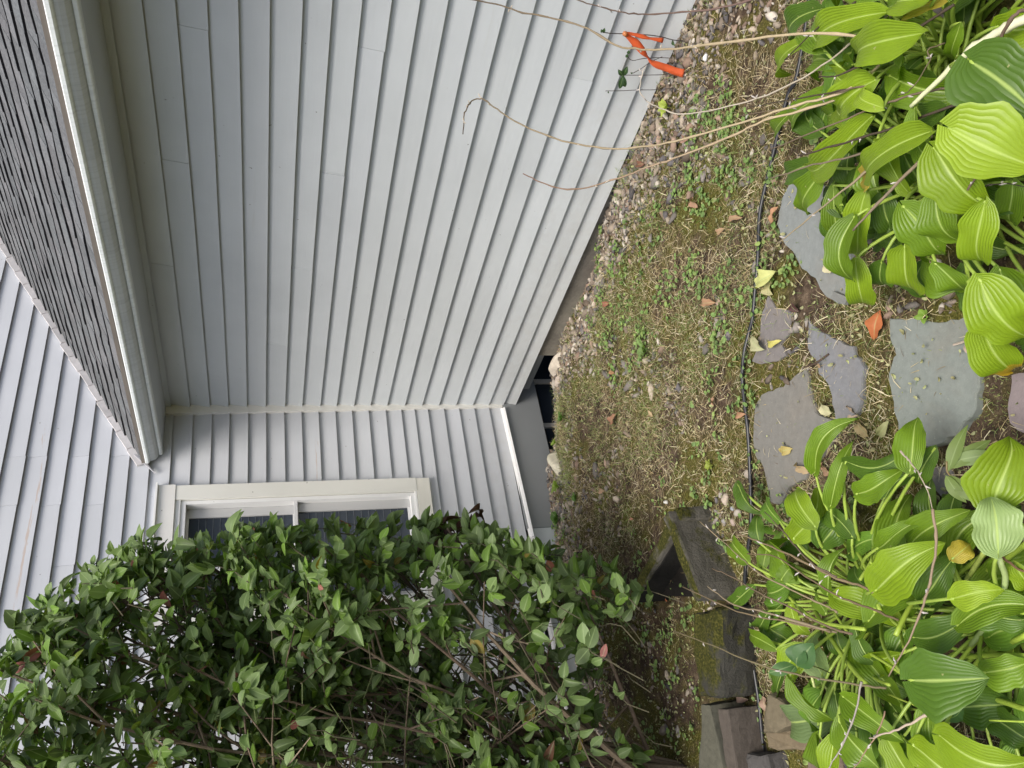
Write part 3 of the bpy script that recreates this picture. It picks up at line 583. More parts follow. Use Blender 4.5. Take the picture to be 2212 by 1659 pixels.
def mossw(x, y): return np.where(in_slab(x, y), .03, 1)*bare(x, y)*np.clip(1-gravelw(x, y), 0, 1)*np.clip((vnoise(x, y, 2.4, 21)-.36)*6, 0, 1)*.9
blades('moss', 150000, mossw, (.004,.010), .0009, [(.16,.165,.02),(.25,.24,.035),(.10,.11,.015),(.30,.24,.05)], M['weed'], 'yellow green moss cushions in the lawn', 1.6)
# clover and small broad leaves
t_ = np.linspace(0, 2*math.pi, 9)[:-1]
CV = np.concatenate([[(0,0,0)], np.stack([.55+.5*np.cos(t_), .5*np.sin(t_), .06*np.cos(2*t_)], 1)]); CF = np.array([(0,i,i % 8+1) for i in range(1, 9)])
def cloverw(x, y): return np.clip((vnoise(x, y, 2.0, 44)-.42)*5, 0, 1)*np.clip((vnoise(x, y, 11, 4)-.35)*3, 0, 1)*np.where(in_slab(x, y), 0, 1)*np.where(x < -1.2, .25, 1)*np.where(y < -2.9, .25, 1)
x, y = samples(9000); k = rng.random(len(x)) < cloverw(x, y); x, y = x[k], y[k]
xx = np.repeat(x, 5)+rng.normal(0,.013,len(x)*5); yy = np.repeat(y, 5)+rng.normal(0,.013,len(x)*5); K = len(xx); L = rng.uniform(.008,.021,K)
pal = np.array([(.10,.22,.035),(.13,.27,.04),(.07,.15,.03),(.19,.32,.06),(.26,.36,.07)])
tag(scatter('clover', CV, CF, np.stack([xx, yy, gz(xx, yy)+rng.uniform(.006,.028,K)], 1), rots(rng.uniform(0,6.28,K), rng.normal(0,.35,K)), np.stack([L,L,L],1), pal[rng.integers(0,5,K)]*rng.uniform(.8,1.2,(K,1)), M['weed']), 'small round clover leaves spread over gravel and lawn', 'clover', None, 'stuff')
# litter: curled dead leaf scraps, mostly between the flagstones and along the beds
x, y = samples(16000, (-3,-.0,-4.2,-.15)); k = rng.random(len(x)) < (.12+.35*(vnoise(x, y, 3, 71) > .55)+.4*(x < -1.5))*np.where(in_slab(x, y), .25, 1); x, y = x[k], y[k]; K = len(x); L = rng.uniform(.006,.018,K)
pal = np.array([(.25,.15,.09),(.34,.22,.13),(.16,.10,.07),(.42,.33,.2),(.45,.42,.2)])
tag(scatter('leaf_litter', CV, CF, np.stack([x, y, gz(x, y)+rng.uniform(.003,.014,K)+np.where(in_slab(x, y), .008, 0)], 1), rots(rng.uniform(0,6.28,K), rng.normal(0,.5,K)), np.stack([L,L*.6,L*2],1), pal[rng.integers(0,5,K)]*rng.uniform(.7,1.1,(K,1)), M['deadleaf']), 'crumbled brown leaf litter on the soil', 'leaf litter', None, 'stuff')
# ================================================================== LEAVES
def blade(name, B, Tp, wid, nrm, mat, col, parent=None, arch=.12, fold=.15, wave=.06, shape='hosta', seed=0, curl=0.0, nt_=14, nu=5, twist=0.0, ret=False, bend=0.0, edge=0.0):
    """one leaf from base B to tip Tp: outline, midrib fold, arch, wavy margin; luv holds (across, along)"""
    B = np.array(B, float); Tp = np.array(Tp, float); d = Tp-B; L = np.linalg.norm(d); d /= L
    nrm = np.array(nrm, float); nrm = nrm-d*(nrm@d); nrm /= np.linalg.norm(nrm)+1e-9; sdv = np.cross(d, nrm)
    rs = random.Random(seed); ph = rs.uniform(0,6.28); ph2 = rs.uniform(0,6.28); V = []; UV = []; asy = rs.uniform(-.12,.12)
    for i in range(nt_+1):
        t = i/nt_
        if shape == 'hosta': wd = (math.sin(math.pi*min(1, t**.72))**.66 if 0 < t < 1 else 0); wd = max(wd, .035 if t == 0 else 0); wd *= (1-.12*t)
        elif shape == 'lance': wd = math.sin(math.pi*t**.8)**1.1 if 0 < t < 1 else 0.0
        else: wd = math.sin(math.pi*t**.85)**.85 if 0 < t < 1 else 0.0
        wd *= 1+edge*(.10*math.sin(t*13+ph)+.06*math.sin(t*23+ph2)); lat = bend*L*math.sin(math.pi*t*.9)*.5
        tw = twist*t; sv = sdv*math.cos(tw)+nrm*math.sin(tw); nv = nrm*math.cos(tw)-sdv*math.sin(tw)
        for j in range(-nu, nu+1):
            u = j/nu; w_ = wid/2*wd; a = abs(u)
            lobe = -.16*wid*(a**1.5)*(1-t)**5 if shape == 'hosta' else 0
            p = B+d*(L*t+lobe)+sv*(u*w_*(1+asy*u)+lat)
            h = arch*L*math.sin(math.pi*t*.95)-arch*L*.0 + fold*a*w_*1.2 - curl*(a**2)*w_ + wave*wid*(a**1.6)*math.sin(t*11+ph+u*1.3)*.5 + wave*.3*wid*math.sin(t*7+ph2)*a - L*arch*.5*max(0, t-.75)**1.5*4
            V.append(p+nv*h); UV.append((u, t))
    m = 2*nu+1; F = np.array([(i*m+j, i*m+j+1, (i+1)*m+j+1, (i+1)*m+j) for i in range(nt_) for j in range(m-1)])
    c = np.ones((len(V),3))*np.array(col)
    if ret: return V, F, UV, c
    return mesh(name, V, F, mat, parent, c, UV, True)
UP = np.array([0,0,1.]); TOCAM = -_f
G1 = (.215,.325,.014); G2 = (.145,.245,.014); G3 = (.080,.155,.015); G4 = (.27,.385,.025); YL = (.50,.40,.05); PB = (.32,.44,.16)   # hosta greens
def hosta(label, crown, specs, group='hosta clumps by the path', seed=0, extra=0, spread=.42, fc=G3, bounds=None, stalks=()):
    cx, cy = crown; cz = float(gz(cx, cy)); e = empty('hosta_plant', (cx, cy, cz)); tag(e, label, 'hosta', group)
    rs = random.Random(seed); C0 = np.array([0,0,0.])
    org = np.array([cx, cy, cz])
    def add(B, Tp, wid, col, nrm, y=False, arch=.2, fold=.26, wave=.15, mat=None, twist=0., petal=True, lab=None):
        B = np.array(B)-org; Tp = np.array(Tp)-org
        lf = blade('leaf', B, Tp, wid, nrm, M['hostay'] if y else M['hosta'], col, e, arch, fold, wave, 'hosta', rs.random()*999, twist=(twist+rs.uniform(-.6,.6)*(1.2 if wid < .12 else .3)), bend=rs.uniform(-.3,.3)*(1 if wid < .12 else .3), edge=.7, nt_=18, nu=7)
        if lab: lf['label'] = lab
        if petal:
            r0 = np.array([rs.uniform(-.05,.05), rs.uniform(-.05,.05), -.02]); d = Tp-B; d = d/np.linalg.norm(d)
            mid = (r0*.45+B*.55)+np.array([0,0,.06+.10*np.linalg.norm((B-r0)[:2])]); P = []
            for q in range(9):
                t = q/8; P.append((1-t)**2*r0+2*t*(1-t)*(mid)+t*t*B)
            P.append(B+d*.02)
            cs_ = (.30,.42,.05) if rs.random() < .6 else (.20,.31,.04)
            MB().tube(P, [.0052]*3+[.0045]*4+[.0036]*2+[.002], 6, cs_, (.34,.46,.08)).build('stalk', M['stalkg'], lf, True)
    for s_ in specs:
        (bx, by), (tx, ty), wpx, hb, ht, col = s_[:6]; kw = s_[6] if len(s_) > 6 else {}
        B = gp(bx, by, hb); Tp = gp(tx, ty, ht); dist = np.linalg.norm((B+Tp)/2-CAM)
        nrm = UP*.75+TOCAM*.55+np.array([rs.uniform(-.2,.2), rs.uniform(-.2,.2), 0])
        if 'n' in kw: nrm = np.array(kw.pop('n'))
        add(B, Tp, wpx/FPX*dist*.97, np.array(col)*rs.uniform(.9,1.1), nrm, **kw)
    for k in range(extra):                                        # lower leaves filling the clump
        a = rs.uniform(0, 6.28); r_ = spread*math.sqrt(rs.uniform(.08,1)); h = rs.uniform(.04,.24)*(1-.3*r_/spread)
        B = np.array([cx+math.cos(a)*r_, cy+math.sin(a)*r_, cz+h])
        if bounds and not bounds(B): continue
        L = rs.uniform(.10,.17); a2 = a+rs.uniform(-1.2,1.2); Tp = B+np.array([math.cos(a2)*L, math.sin(a2)*L, rs.uniform(-.08,.0)])
        if bounds and not bounds(Tp): continue
        add(B, Tp, rs.uniform(.05,.09), np.array(fc)*rs.uniform(.8,1.7), UP+np.array([rs.uniform(-.4,.4), rs.uniform(-.4,.4), 0]))
    for k in range(extra//3):                                     # taller middle leaves in fresh green
        a = rs.uniform(0, 6.28); r_ = spread*math.sqrt(rs.uniform(.05,.9)); h = rs.uniform(.16,.30)
        B = np.array([cx+math.cos(a)*r_, cy+math.sin(a)*r_, cz+h])
        if bounds and not bounds(B): continue
        L = rs.uniform(.12,.18); a2 = a+rs.uniform(-.9,.9); Tp = B+np.array([math.cos(a2)*L, math.sin(a2)*L, rs.uniform(-.10,-.01)])
        if bounds and not bounds(Tp): continue
        add(B, Tp, rs.uniform(.06,.10), np.array(rs.choice([G1,G2,G2]))*rs.uniform(.8,1.1), UP+np.array([rs.uniform(-.5,.5), rs.uniform(-.5,.5), 0]), fold=rs.uniform(.1,.6), arch=rs.uniform(.12,.3))
    for (pts, rad, col) in stalks:
        P = spline([np.array(p)-org for p in pts], 4); MB().tube(P, rad, 6, col).build('stalk', M['stalkg'], e, True)
    return e
def q(c, r, x, y): return (c*737.333+x/3, r*553+y/3)
# ---- hosta clump on the side of the siding (upper right in the photograph)
h1 = gp(2085,110); h2 = gp(2090,400)
def bnd1(P):                                                      # keep the filler off the path
    d = P-CAM; z = d@_f; X_ = 1106-FPX*(d@_u)/z; Y_ = 1659-(829.5+FPX*(d@_r)/z); return (X_ > 1745+max(0, Y_-370)*.36 or Y_ < -40) and Y_ < 610+max(0,(X_-2080))*.9
hosta('pale green hosta clump nearest the siding, leaves arching over the gravel edge', (h1[0], h1[1]), [
 (q(2,0,1870,400), q(2,0,2330,800), 150, .42,.36, G3, dict(wave=.05, arch=.08)),
 (q(2,0,1560,215), q(2,0,1180,410), 78, .34,.26, G1),
 (q(2,0,1330,80), q(2,0,930,320), 62, .30,.20, G1, dict(fold=.35)),
 (q(2,0,1250,520), q(2,0,1035,690), 78, .30,.25, G1),
 (q(2,0,900,240), q(2,0,690,480), 42, .20,.10, G1),
 (q(2,0,900,60), q(2,0,735,250), 52, .14,.07, G3),
 (q(2,0,1000,600), q(2,0,760,850), 42, .18,.10, G2),
 (q(2,0,850,640), q(2,0,615,800), 36, .15,.08, G2),
 (q(2,0,1300,700), q(2,0,1190,560), 40, .33,.30, G4, dict(wave=.12)),
 (q(2,0,1440,370), q(2,0,1480,510), 55, .30,.24, G2),
 (q(2,0,1470,60), q(2,0,1310,190), 42, .26,.22, G2),
 (q(2,0,1760,-10), q(2,0,1490,200), 60, .26,.18, YL, dict(lab='yellowing hosta leaf with brown spots')),
 (q(2,0,1100,320), q(2,0,960,470), 45, .18,.13, G3),
 (q(2,0,1220,200), q(2,0,1080,330), 45, .2,.15, G2),
 (q(2,0,1800,150), q(2,0,1770,360), 30, .26,.2, G2),
 (q(2,0,1100,420), q(2,0,870,540), 50, .2,.12, G2), (q(2,0,1280,-20), q(2,0,1000,30), 60, .24,.16, G2), (q(2,0,1650,-30), q(2,0,1420,60), 60, .3,.24, G1),
 (q(2,0,2200,330), q(2,0,2120,420), 60, .22,.16, G3), (q(2,0,2150,240), q(2,0,2010,200), 50, .2,.14, G3),
 (q(2,0,1340,330), q(2,0,1180,500), 60, .2,.13, G3), (q(2,0,1640,520), q(2,0,1480,640), 55, .2,.12, G3),
], extra=75, seed=3, spread=.5, fc=G3, bounds=bnd1)
hosta('bright hosta clump beside the pale grey flagstone, with the broadest light green leaves', (h2[0], h2[1]), [
 (q(2,0,1730,830), q(2,0,2300,1080), 140, .46,.36, G4, dict(wave=.05, arch=.10)),
 (q(2,0,1630,960), q(2,0,2030,1350), 105, .38,.28, G1, dict(wave=.06)),
 (q(2,0,1225,755), q(2,0,765,1045), 68, .30,.20, G1, dict(arch=.1)),
 (q(2,0,1620,850), q(2,0,1235,1110), 76, .34,.25, G1),
 (q(2,0,1190,1235), q(2,0,1100,1650), 56, .24,.15, G1),
 (q(2,1,1120,20), q(2,1,1160,310), 60, .20,.10, G1),
 (q(2,0,1440,1010), q(2,0,1480,1190), 80, .24,.18, G3),
 (q(2,0,1430,1340), q(2,0,1690,1659), 84, .30,.20, G2),
 (q(2,0,1640,1260), q(2,0,1810,1560), 78, .30,.22, G2),
 (q(2,0,1960,1310), q(2,1,1990,50), 74, .34,.24, G1),
 (q(2,0,1190,1080), q(2,0,1180,1225), 42, .30,.24, YL, dict(lab='hanging orange yellow hosta leaf', arch=.02)),
 (q(2,0,920,1090), q(2,0,830,1390), 60, .2,.12, G2, dict(wave=.25)), (q(2,0,980,1200), q(2,0,960,1600), 50, .18,.08, G2, dict(wave=.3)),
 (q(2,0,1000,1330), q(2,0,1010,1600), 60, .16,.08, G3, dict(wave=.2)),
 (q(2,1,1440,-60), q(2,1,1520,215), 84, .24,.14, G1), (q(2,1,1640,50), q(2,1,1840,225), 58, .24,.16, G2),
 (q(2,1,1930,160), q(2,1,2250,520), 112, .30,.20, G1), (q(2,1,1945,440), q(2,1,2140,745), 86, .24,.14, G1, dict(y=True, lab='hosta leaf with torn yellow tip')),
 (q(2,1,2060,90), q(2,1,2280,420), 88, .22,.12, G2), (q(2,1,1560,40), q(2,1,1590,260), 50, .14,.07, G3), (q(2,1,1290,40), q(2,1,1330,180), 55, .14,.08, G3),
 (q(2,0,1300,1250), q(2,0,1390,1500), 60, .18,.1, G3), (q(2,0,1130,850), q(2,0,1120,1000), 50, .2,.14, G2), (q(2,0,2140,1180), q(2,0,2160,1450), 60, .2,.12, G2),
 (q(2,0,1700,700), q(2,0,1560,800), 60, .24,.18, G3), (q(2,0,870,1040), q(2,0,730,1180), 46, .16,.08, G3), (q(2,1,2150,300), q(2,1,2300,560), 60, .2,.12, G3),
], extra=80, seed=5, spread=.45, fc=G3, bounds=bnd1)
# ---- hosta clump on the left of the path (bottom right in the photograph)
h3 = gp(1905,1290); h4 = gp(2190,1330)
def bnd2(P):
    d = P-CAM; z = d@_f; X_ = 1106-FPX*(d@_u)/z; Y_ = 1659-(829.5+FPX*(d@_r)/z); return X_ > 1640 and Y_ > 1060-max(0, X_-1900)*.35
LG = (.34,.46,.06)
def st(c, r, pts, rad=.0048, col=LG, h0=.05, h1_=.3):
    n = len(pts); return ([gp(*q(c, r, *p), h0+(h1_-h0)*i/(n-1)) for i, p in enumerate(pts)], rad, col)
hosta('hosta clump left of the path, deep green leaves on many lime stalks', (h3[0], h3[1]), [
 ((1594,1046), (1650,1112), 50, .10,.06, G3, dict(wave=.03)),
 (q(2,1,860,1400), q(2,1,1160,1065), 55, .22,.18, G2, dict(wave=.2, fold=.4)),
 (q(2,1,1060,1330), q(2,1,1455,1230), 58, .24,.20, G3, dict(wave=.15)),
 (q(2,1,1130,1540), q(2,1,1420,1370), 62, .26,.22, G2), (q(2,1,960,1620), q(2,1,1100,1190), 44, .24,.2, G2, dict(wave=.2)),
 (q(2,1,1475,1390), q(2,1,1515,1045), 68, .24,.18, G2, dict(arch=.15)),
 (q(2,2,720,170), q(2,1,860,1500), 70, .22,.17, G1), (q(2,2,860,95), q(2,1,740,1500), 60, .24,.2, G1),
 (q(2,2,900,210), q(2,2,1020,-30), 66, .2,.16, G3), (q(2,2,500,200), q(2,2,490,20), 36, .14,.1, G3), (q(2,2,520,360), q(2,2,540,180), 34, .14,.09, G2),
 (q(2,2,430,330), q(2,2,340,180), 44, .16,.10, G2), (q(2,2,1265,235), q(2,2,1620,30), 50, .28,.26, G2),
 (q(2,2,1480,205), q(2,2,1860,-10), 66, .26,.24, G2), (q(2,2,1255,505), q(2,2,1700,200), 98, .36,.32, G1, dict(wave=.05)),
 (q(2,2,1560,560), q(2,2,1780,270), 66, .26,.22, G3), (q(2,2,1750,560), q(2,2,2090,515), 58, .34,.30, G4),
 (q(2,2,1500,810), q(2,2,1920,640), 70, .28,.24, G3), (q(2,2,940,530), q(2,2,1060,225), 40, .26,.22, G2, dict(fold=.7)),
 (q(2,2,930,660), q(2,2,880,500), 34, .24,.2, G2), (q(2,2,1480,1090), q(2,2,1990,1075), 128, .40,.36, G3, dict(wave=.04, arch=.08)),
 (q(2,2,905,1060), q(2,2,880,770), 76, .16,.12, PB, dict(lab='pale striped underside of a hosta leaf')), (q(2,2,960,1320), q(2,2,710,1350), 80, .14,.10, (.13,.19,.07), dict(lab='grey green hosta leaf lying over the stones')),
 (q(2,2,700,600), q(2,2,850,800), 34, .22,.18, G4), (q(2,2,1000,750), q(2,2,1090,950), 44, .14,.1, G3), (q(2,2,560,750), q(2,2,690,860), 60, .1,.06, G3),
 (q(2,2,470,470), q(2,2,330,560), 34, .12,.07, G3), (q(2,2,640,440), q(2,2,720,330), 36, .2,.16, G2), (q(2,2,560,640), q(2,2,460,700), 36, .12,.08, G3),
 (q(2,2,610,890), q(2,2,450,790), 32, .14,.10, G2), (q(2,2,1100,160), q(2,2,960,-40), 50, .2,.15, G3), (q(2,1,1640,1240), q(2,1,1540,1480), 40, .18,.14, G3),
], extra=60, seed=8, spread=.42, fc=G3, bounds=bnd2, stalks=[
 st(2,2,[(1060,-60),(1150,200),(1200,380),(1280,640)]), st(2,2,[(1020,0),(1080,180),(1180,350),(1250,650)]), st(2,2,[(1310,-80),(1240,200),(1220,330)],.003),
 st(2,2,[(1560,0),(1380,80),(1260,260),(1150,440)],.004), st(2,2,[(480,340),(680,540),(860,700),(1180,760)],.005), st(2,2,[(820,560),(900,720),(1050,950),(1190,1120)],.0065),
 st(2,2,[(930,560),(1040,740),(1180,890),(1320,980),(1480,1090)],.004,LG,.1,.3), st(2,2,[(1080,900),(1150,1000),(1250,1080),(1340,1120)],.004), st(2,2,[(1850,10),(1700,240),(1500,560),(1380,800)],.006),
 st(2,2,[(1400,560),(1410,760),(1440,900)],.004), st(2,2,[(470,810),(700,875),(900,900)],.0045,LG,.12,.12), st(2,2,[(660,1170),(800,1220),(1000,1270),(1180,1260)],.005,(.2,.3,.05),.08,.08),
 st(2,2,[(720,1230),(850,1150),(960,1100)],.005,(.2,.3,.04),.1,.1), st(2,2,[(880,1240),(1050,1250),(1180,1240)],.0042,(.3,.36,.06),.12,.12), st(2,2,[(820,1000),(880,1220),(950,1375)],.0045,(.62,.68,.28),.14,.1),
 st(2,2,[(950,1375),(1120,1365),(1300,1360)],.004,LG,.1,.1), st(2,2,[(900,1100),(1040,1270),(1330,1410)],.0045,(.55,.62,.2),.12,.1)])
hosta('hosta clump at the bottom edge, big leaves and thick stalks beside the rocks', (h4[0], h4[1]), [
 (q(2,1,2010,1640), q(2,1,2120,1165), 112, .34,.28, G1, dict(wave=.08)), (q(2,2,2045,260), q(2,1,1985,1560), 92, .40,.36, PB, dict(lab='pale underside of a raised hosta leaf')),
 (q(2,2,1670,1450), q(2,2,2280,1600), 100, .34,.28, G1, dict(wave=.05)), (q(2,2,1325,1470), q(2,2,1540,1740), 56, .28,.22, G1), (q(2,2,1495,1515), q(2,2,1900,1740), 74, .30,.24, G1),
 (q(2,2,1890,650), q(2,2,2300,690), 66, .26,.22, G3), (q(2,2,2060,110), q(2,2,2200,-40), 60, .3,.26, G3), (q(2,2,2000,1330), q(2,2,2300,1500), 60, .2,.16, G3),
 (q(2,1,2180,1430), q(2,1,2110,1659), 56, .3,.24, G2), (q(2,2,1960,1040), q(2,2,2280,960), 70, .28,.24, G2), (q(2,2,1800,1270), q(2,2,2150,1250), 80, .22,.16, G3),
 (q(2,2,1750,300), q(2,2,1860,200), 46, .24,.2, YL), (q(2,2,2150,330), q(2,2,2260,480), 50, .3,.24, G1), (q(2,2,1720,1340), q(2,2,1820,1260), 22, .3,.27, (.1,.2,.06)),
], extra=40, seed=9, spread=.35, fc=G3, bounds=bnd2, stalks=[
 st(2,2,[(2212,90),(2000,240),(1790,400)],.006,LG,.25,.12), st(2,2,[(2260,180),(2060,330),(1890,430)],.006,LG,.25,.12), st(2,2,[(1960,250),(1880,380),(1840,440)],.006,(.42,.5,.12),.2,.12), st(2,2,[(2240,640),(2050,690),(1840,780)],.006,LG,.25,.12),
 st(2,2,[(2240,800),(2030,800),(1860,815)],.0045,LG,.2,.1), st(2,2,[(2240,790),(2100,860),(1960,910)],.006,LG,.25,.12), st(2,2,[(2240,935),(2020,925),(1830,945)],.006,LG,.25,.12), st(2,2,[(2280,980),(2120,1030),(1990,1080)],.006,(.25,.38,.05),.2,.12),
 st(2,2,[(1940,1190),(2080,1230),(2260,1290)],.006,LG,.15,.25), st(2,2,[(1290,1220),(1420,1350),(1540,1440),(1690,1540)],.0055,(.36,.48,.12),.1,.3), st(2,2,[(2050,300),(2090,460),(1990,700),(1870,860)],.006,(.4,.5,.2),.36,.15),
 st(2,2,[(1000,1540),(1150,1440),(1290,1380)],.006,(.22,.33,.04),.08,.12), st(2,2,[(1260,1430),(1180,1550),(1130,1700)],.006,(.16,.26,.03),.1,.08), st(2,2,[(1000,1530),(1010,1700)],.004,(.2,.3,.04),.1,.06), st(2,2,[(1280,1580),(1330,1700)],.004,LG,.12,.12),
 st(2,2,[(1330,1180),(1500,1250),(1700,1310)],.002,(.5,.6,.1),.2,.22), st(2,2,[(1180,1270),(1450,1275),(1600,1300)],.0035,LG,.12,.14), st(2,2,[(1990,1350),(2240,1360)],.002,LG,.3,.3)])
# ---- narrow leaved weed at the path edge
def sprig(name, stem, leaves, label, cat, mat='weed', rad=.0018, scol=(.15,.18,.05), group=None):
    """stem: 3-D points; leaves: (base, tip, width, normal, colour)"""
    org = np.array(stem[0]); e = empty(name, tuple(org)); tag(e, label, cat, group)
    MB().tube(spline([np.array(p)-org for p in stem], 4), rad, 5, scol).build('stem', M['bark'] if mat == 'shrubleaf' else M['stalkg'], e, True)
    for i, (B, Tp, wd, nn, c) in enumerate(leaves):
        blade('leaf', np.array(B)-org, np.array(Tp)-org, wd, nn, M[mat], c, e, .12, .15, .05, 'oval' if wd/np.linalg.norm(np.array(Tp)-np.array(B)) > .3 else 'lance', i*7, nt_=8, nu=2)
    return e
D = lambda c, r, x, y, dep: atd(*q(c, r, x, y), dep)
NU = UP*.8+TOCAM*.5
OL = (.16,.22,.06)
sprig('lance_leaved_weed', [D(2,1,2300,1640,1.62), D(2,1,2100,1560,1.62), D(2,1,1900,1490,1.64), D(2,1,1730,1420,1.66), D(2,1,1710,1330,1.66)],
 [(D(2,1,1720,1400,1.66), D(2,1,1850,1090,1.66), .028, NU, OL), (D(2,1,1720,1380,1.66), D(2,1,2000,1190,1.64), .030, NU, OL), (D(2,1,1740,1330,1.66), D(2,1,2040,1275,1.62), .030, NU, (.2,.27,.1)),
  (D(2,1,1725,1420,1.66), D(2,1,1950,1610,1.62), .028, NU, OL), (D(2,1,1705,1420,1.66), D(2,1,1840,1600,1.64), .026, NU, OL), (D(2,1,1940,1500,1.62), D(2,1,2230,1420,1.6), .03, NU, (.22,.09,.03))],
 'olive weed with curling narrow leaves over the lower flagstone', 'weed', rad=.002, scol=(.2,.15,.06))
sprig('seedling', [gp(*q(2,2,1090,1110)), D(2,2,880,1010,2.12), D(2,2,740,980,2.12)], [(D(2,2,735,990,2.12), D(2,2,770,850,2.12), .06, NU, (.055,.13,.035)), (D(2,2,745,1000,2.12), D(2,2,850,850,2.10), .065, NU, (.06,.14,.035)), (D(2,2,720,990,2.12), D(2,2,555,1045,2.14), .035, NU, (.06,.14,.03)), (D(2,2,735,1000,2.12), D(2,2,700,1040,2.12), .02, NU, (.06,.14,.03))],
 'dark green seedling with four smooth leaves between the stalks and rocks', 'seedling', 'shrubleaf')
# ================================================================== SHRUB
shp = np.array([-2.42,-.80]); shz = float(gz(*shp)); shrub = tag(empty('shrub', (shp[0], shp[1], shz)), 'large clipped shrub with small dark green oval leaves covering half the window', 'shrub')
prof_z = np.array([.10,.18,.29,.42,.51,.67,.86,1.2,1.45,1.8,2.0,2.15,2.38,2.53,2.65]); prof_x = np.array([-1.60,-1.54,-1.45,-1.38,-1.33,-1.28,-1.19,-1.18,-1.18,-1.15,-1.20,-1.20,-1.31,-1.54,-2.0])
org = np.array([shp[0], shp[1], shz]); rs = random.Random(21)
stems = MB(); tips = []; YC = -.95
def xmax(z, y): return float(np.interp(z, prof_z, prof_x))-.012-(.62*(YC-y) if y < YC else .35*max(0, y-YC-.1))
def inside(P): return P[0] < xmax(P[2], P[1])+.03 and P[2] < 2.72 and P[2] > .10+.50*max(0, YC-P[1])+(.16 if P[0] < -1.78 else 0)
for i in range(66):
    z1 = rs.choice([rs.uniform(.3,2.6), rs.uniform(1.0,2.6), rs.uniform(1.6,2.6)]); y1 = YC+rs.uniform(-.48,.42); xm = xmax(z1, y1)
    x1 = xm-abs(rs.gauss(0,.25))-.01 if rs.random() < .75 else rs.uniform(-3.3, xm-.05)
    if i % 5 == 0: x1 = rs.uniform(-3.3,-2.2)
    P0 = np.array([shp[0]+rs.uniform(-.16,.14), shp[1]+rs.uniform(-.12,.12), shz-.03]); P1 = np.array([x1, y1, z1])
    mid = P0*.5+P1*.5+np.array([-.16*(x1-P0[0]), rs.uniform(-.06,.06), .10*(z1-.3)]); P = []
    for k in range(13):
        t = k/12; p = (1-t)**2*P0+2*t*(1-t)*mid+t*t*P1; P.append(p+np.array([rs.uniform(-.01,.01), rs.uniform(-.01,.01), 0])*min(1, t*3))
    r0 = rs.uniform(.008,.017); cb = rs.choice([(.17,.125,.09),(.22,.17,.12),(.13,.10,.075)])
    stems.tube([p-org for p in P], [r0*(1-.72*k/12) for k in range(13)], 6, cb)
    nb = int(6+8*np.linalg.norm(P1-P0)/2)
    for b in range(nb):                                           # side branches
        t = rs.uniform(.28,1.0); k = min(11, int(t*12)); p = P[k]*(1-(t*12-k))+P[k+1]*(t*12-k); dr = np.array([rs.gauss(.10,.55), rs.gauss(-.08,.5), rs.gauss(.35,.45)]); dr /= np.linalg.norm(dr)
        L = rs.uniform(.14,.42)
        if not inside(p+dr*L*1.05):
            L = .07
            if not inside(p+dr*.07): continue
        p2 = p+dr*L*.5+np.array([0,0,.02]); p3 = p+dr*L+np.array([0,0,rs.uniform(-.02,.06)])
        stems.tube([p-org, p2-org, p3-org], [.0042,.003,.0018], 4, cb)
        tips.append((p2, dr)); tips.append((p3, dr))
        for _ in range(3):
            t2 = rs.uniform(.3,1); pa = p+(p3-p)*t2; d2 = dr*.5+np.array([rs.gauss(0,.6), rs.gauss(-.05,.6), rs.gauss(.2,.5)]); d2 /= np.linalg.norm(d2); pb = pa+d2*rs.uniform(.06,.16)
            
            if not inside(pb): continue
            stems.tube([pa-org, pb-org], [.0018,.0012], 3, (.14,.17,.07)); tips.append((pb, d2)); tips.append(((pa+pb)/2, d2))
for k in range(400):                                              # short leafy shoots over the clipped face
    z1 = rs.choice([rs.uniform(.2,2.6), rs.uniform(.5,2.5)]); y1 = YC+rs.uniform(-.50,.30); xm = xmax(z1, y1); dd = abs(rs.gauss(0,.16))
    if rs.random() < .35: dd = rs.uniform(0, 1.1); y1 = YC-rs.uniform(.30,.52)
    if rs.random() < .4: y1 = YC+rs.uniform(-.15,.15)
    pb = np.array([xm-dd, y1, z1]); pa = pb-np.array([rs.uniform(.02,.14), rs.uniform(-.09,.09), rs.uniform(-.02,.13)])
    if not inside(pb): continue
    cc_ = (.14,.17,.07); stems.tube([pa-np.array([rs.uniform(.02,.08),rs.uniform(-.04,.08),rs.uniform(.0,.08)])-org, pa-org, (pa+pb)/2+np.array([.01,0,.0])-org, pb-org], [.0024,.0022,.0016,.0012], 4, (.10,.09,.055))
    dr = (pb-pa)/np.linalg.norm(pb-pa); tips.append((pb, dr)); tips.append((pb-(pb-pa)*.5, dr)); tips.append((pa, dr))
stems.build('branches', M['bark'], shrub)
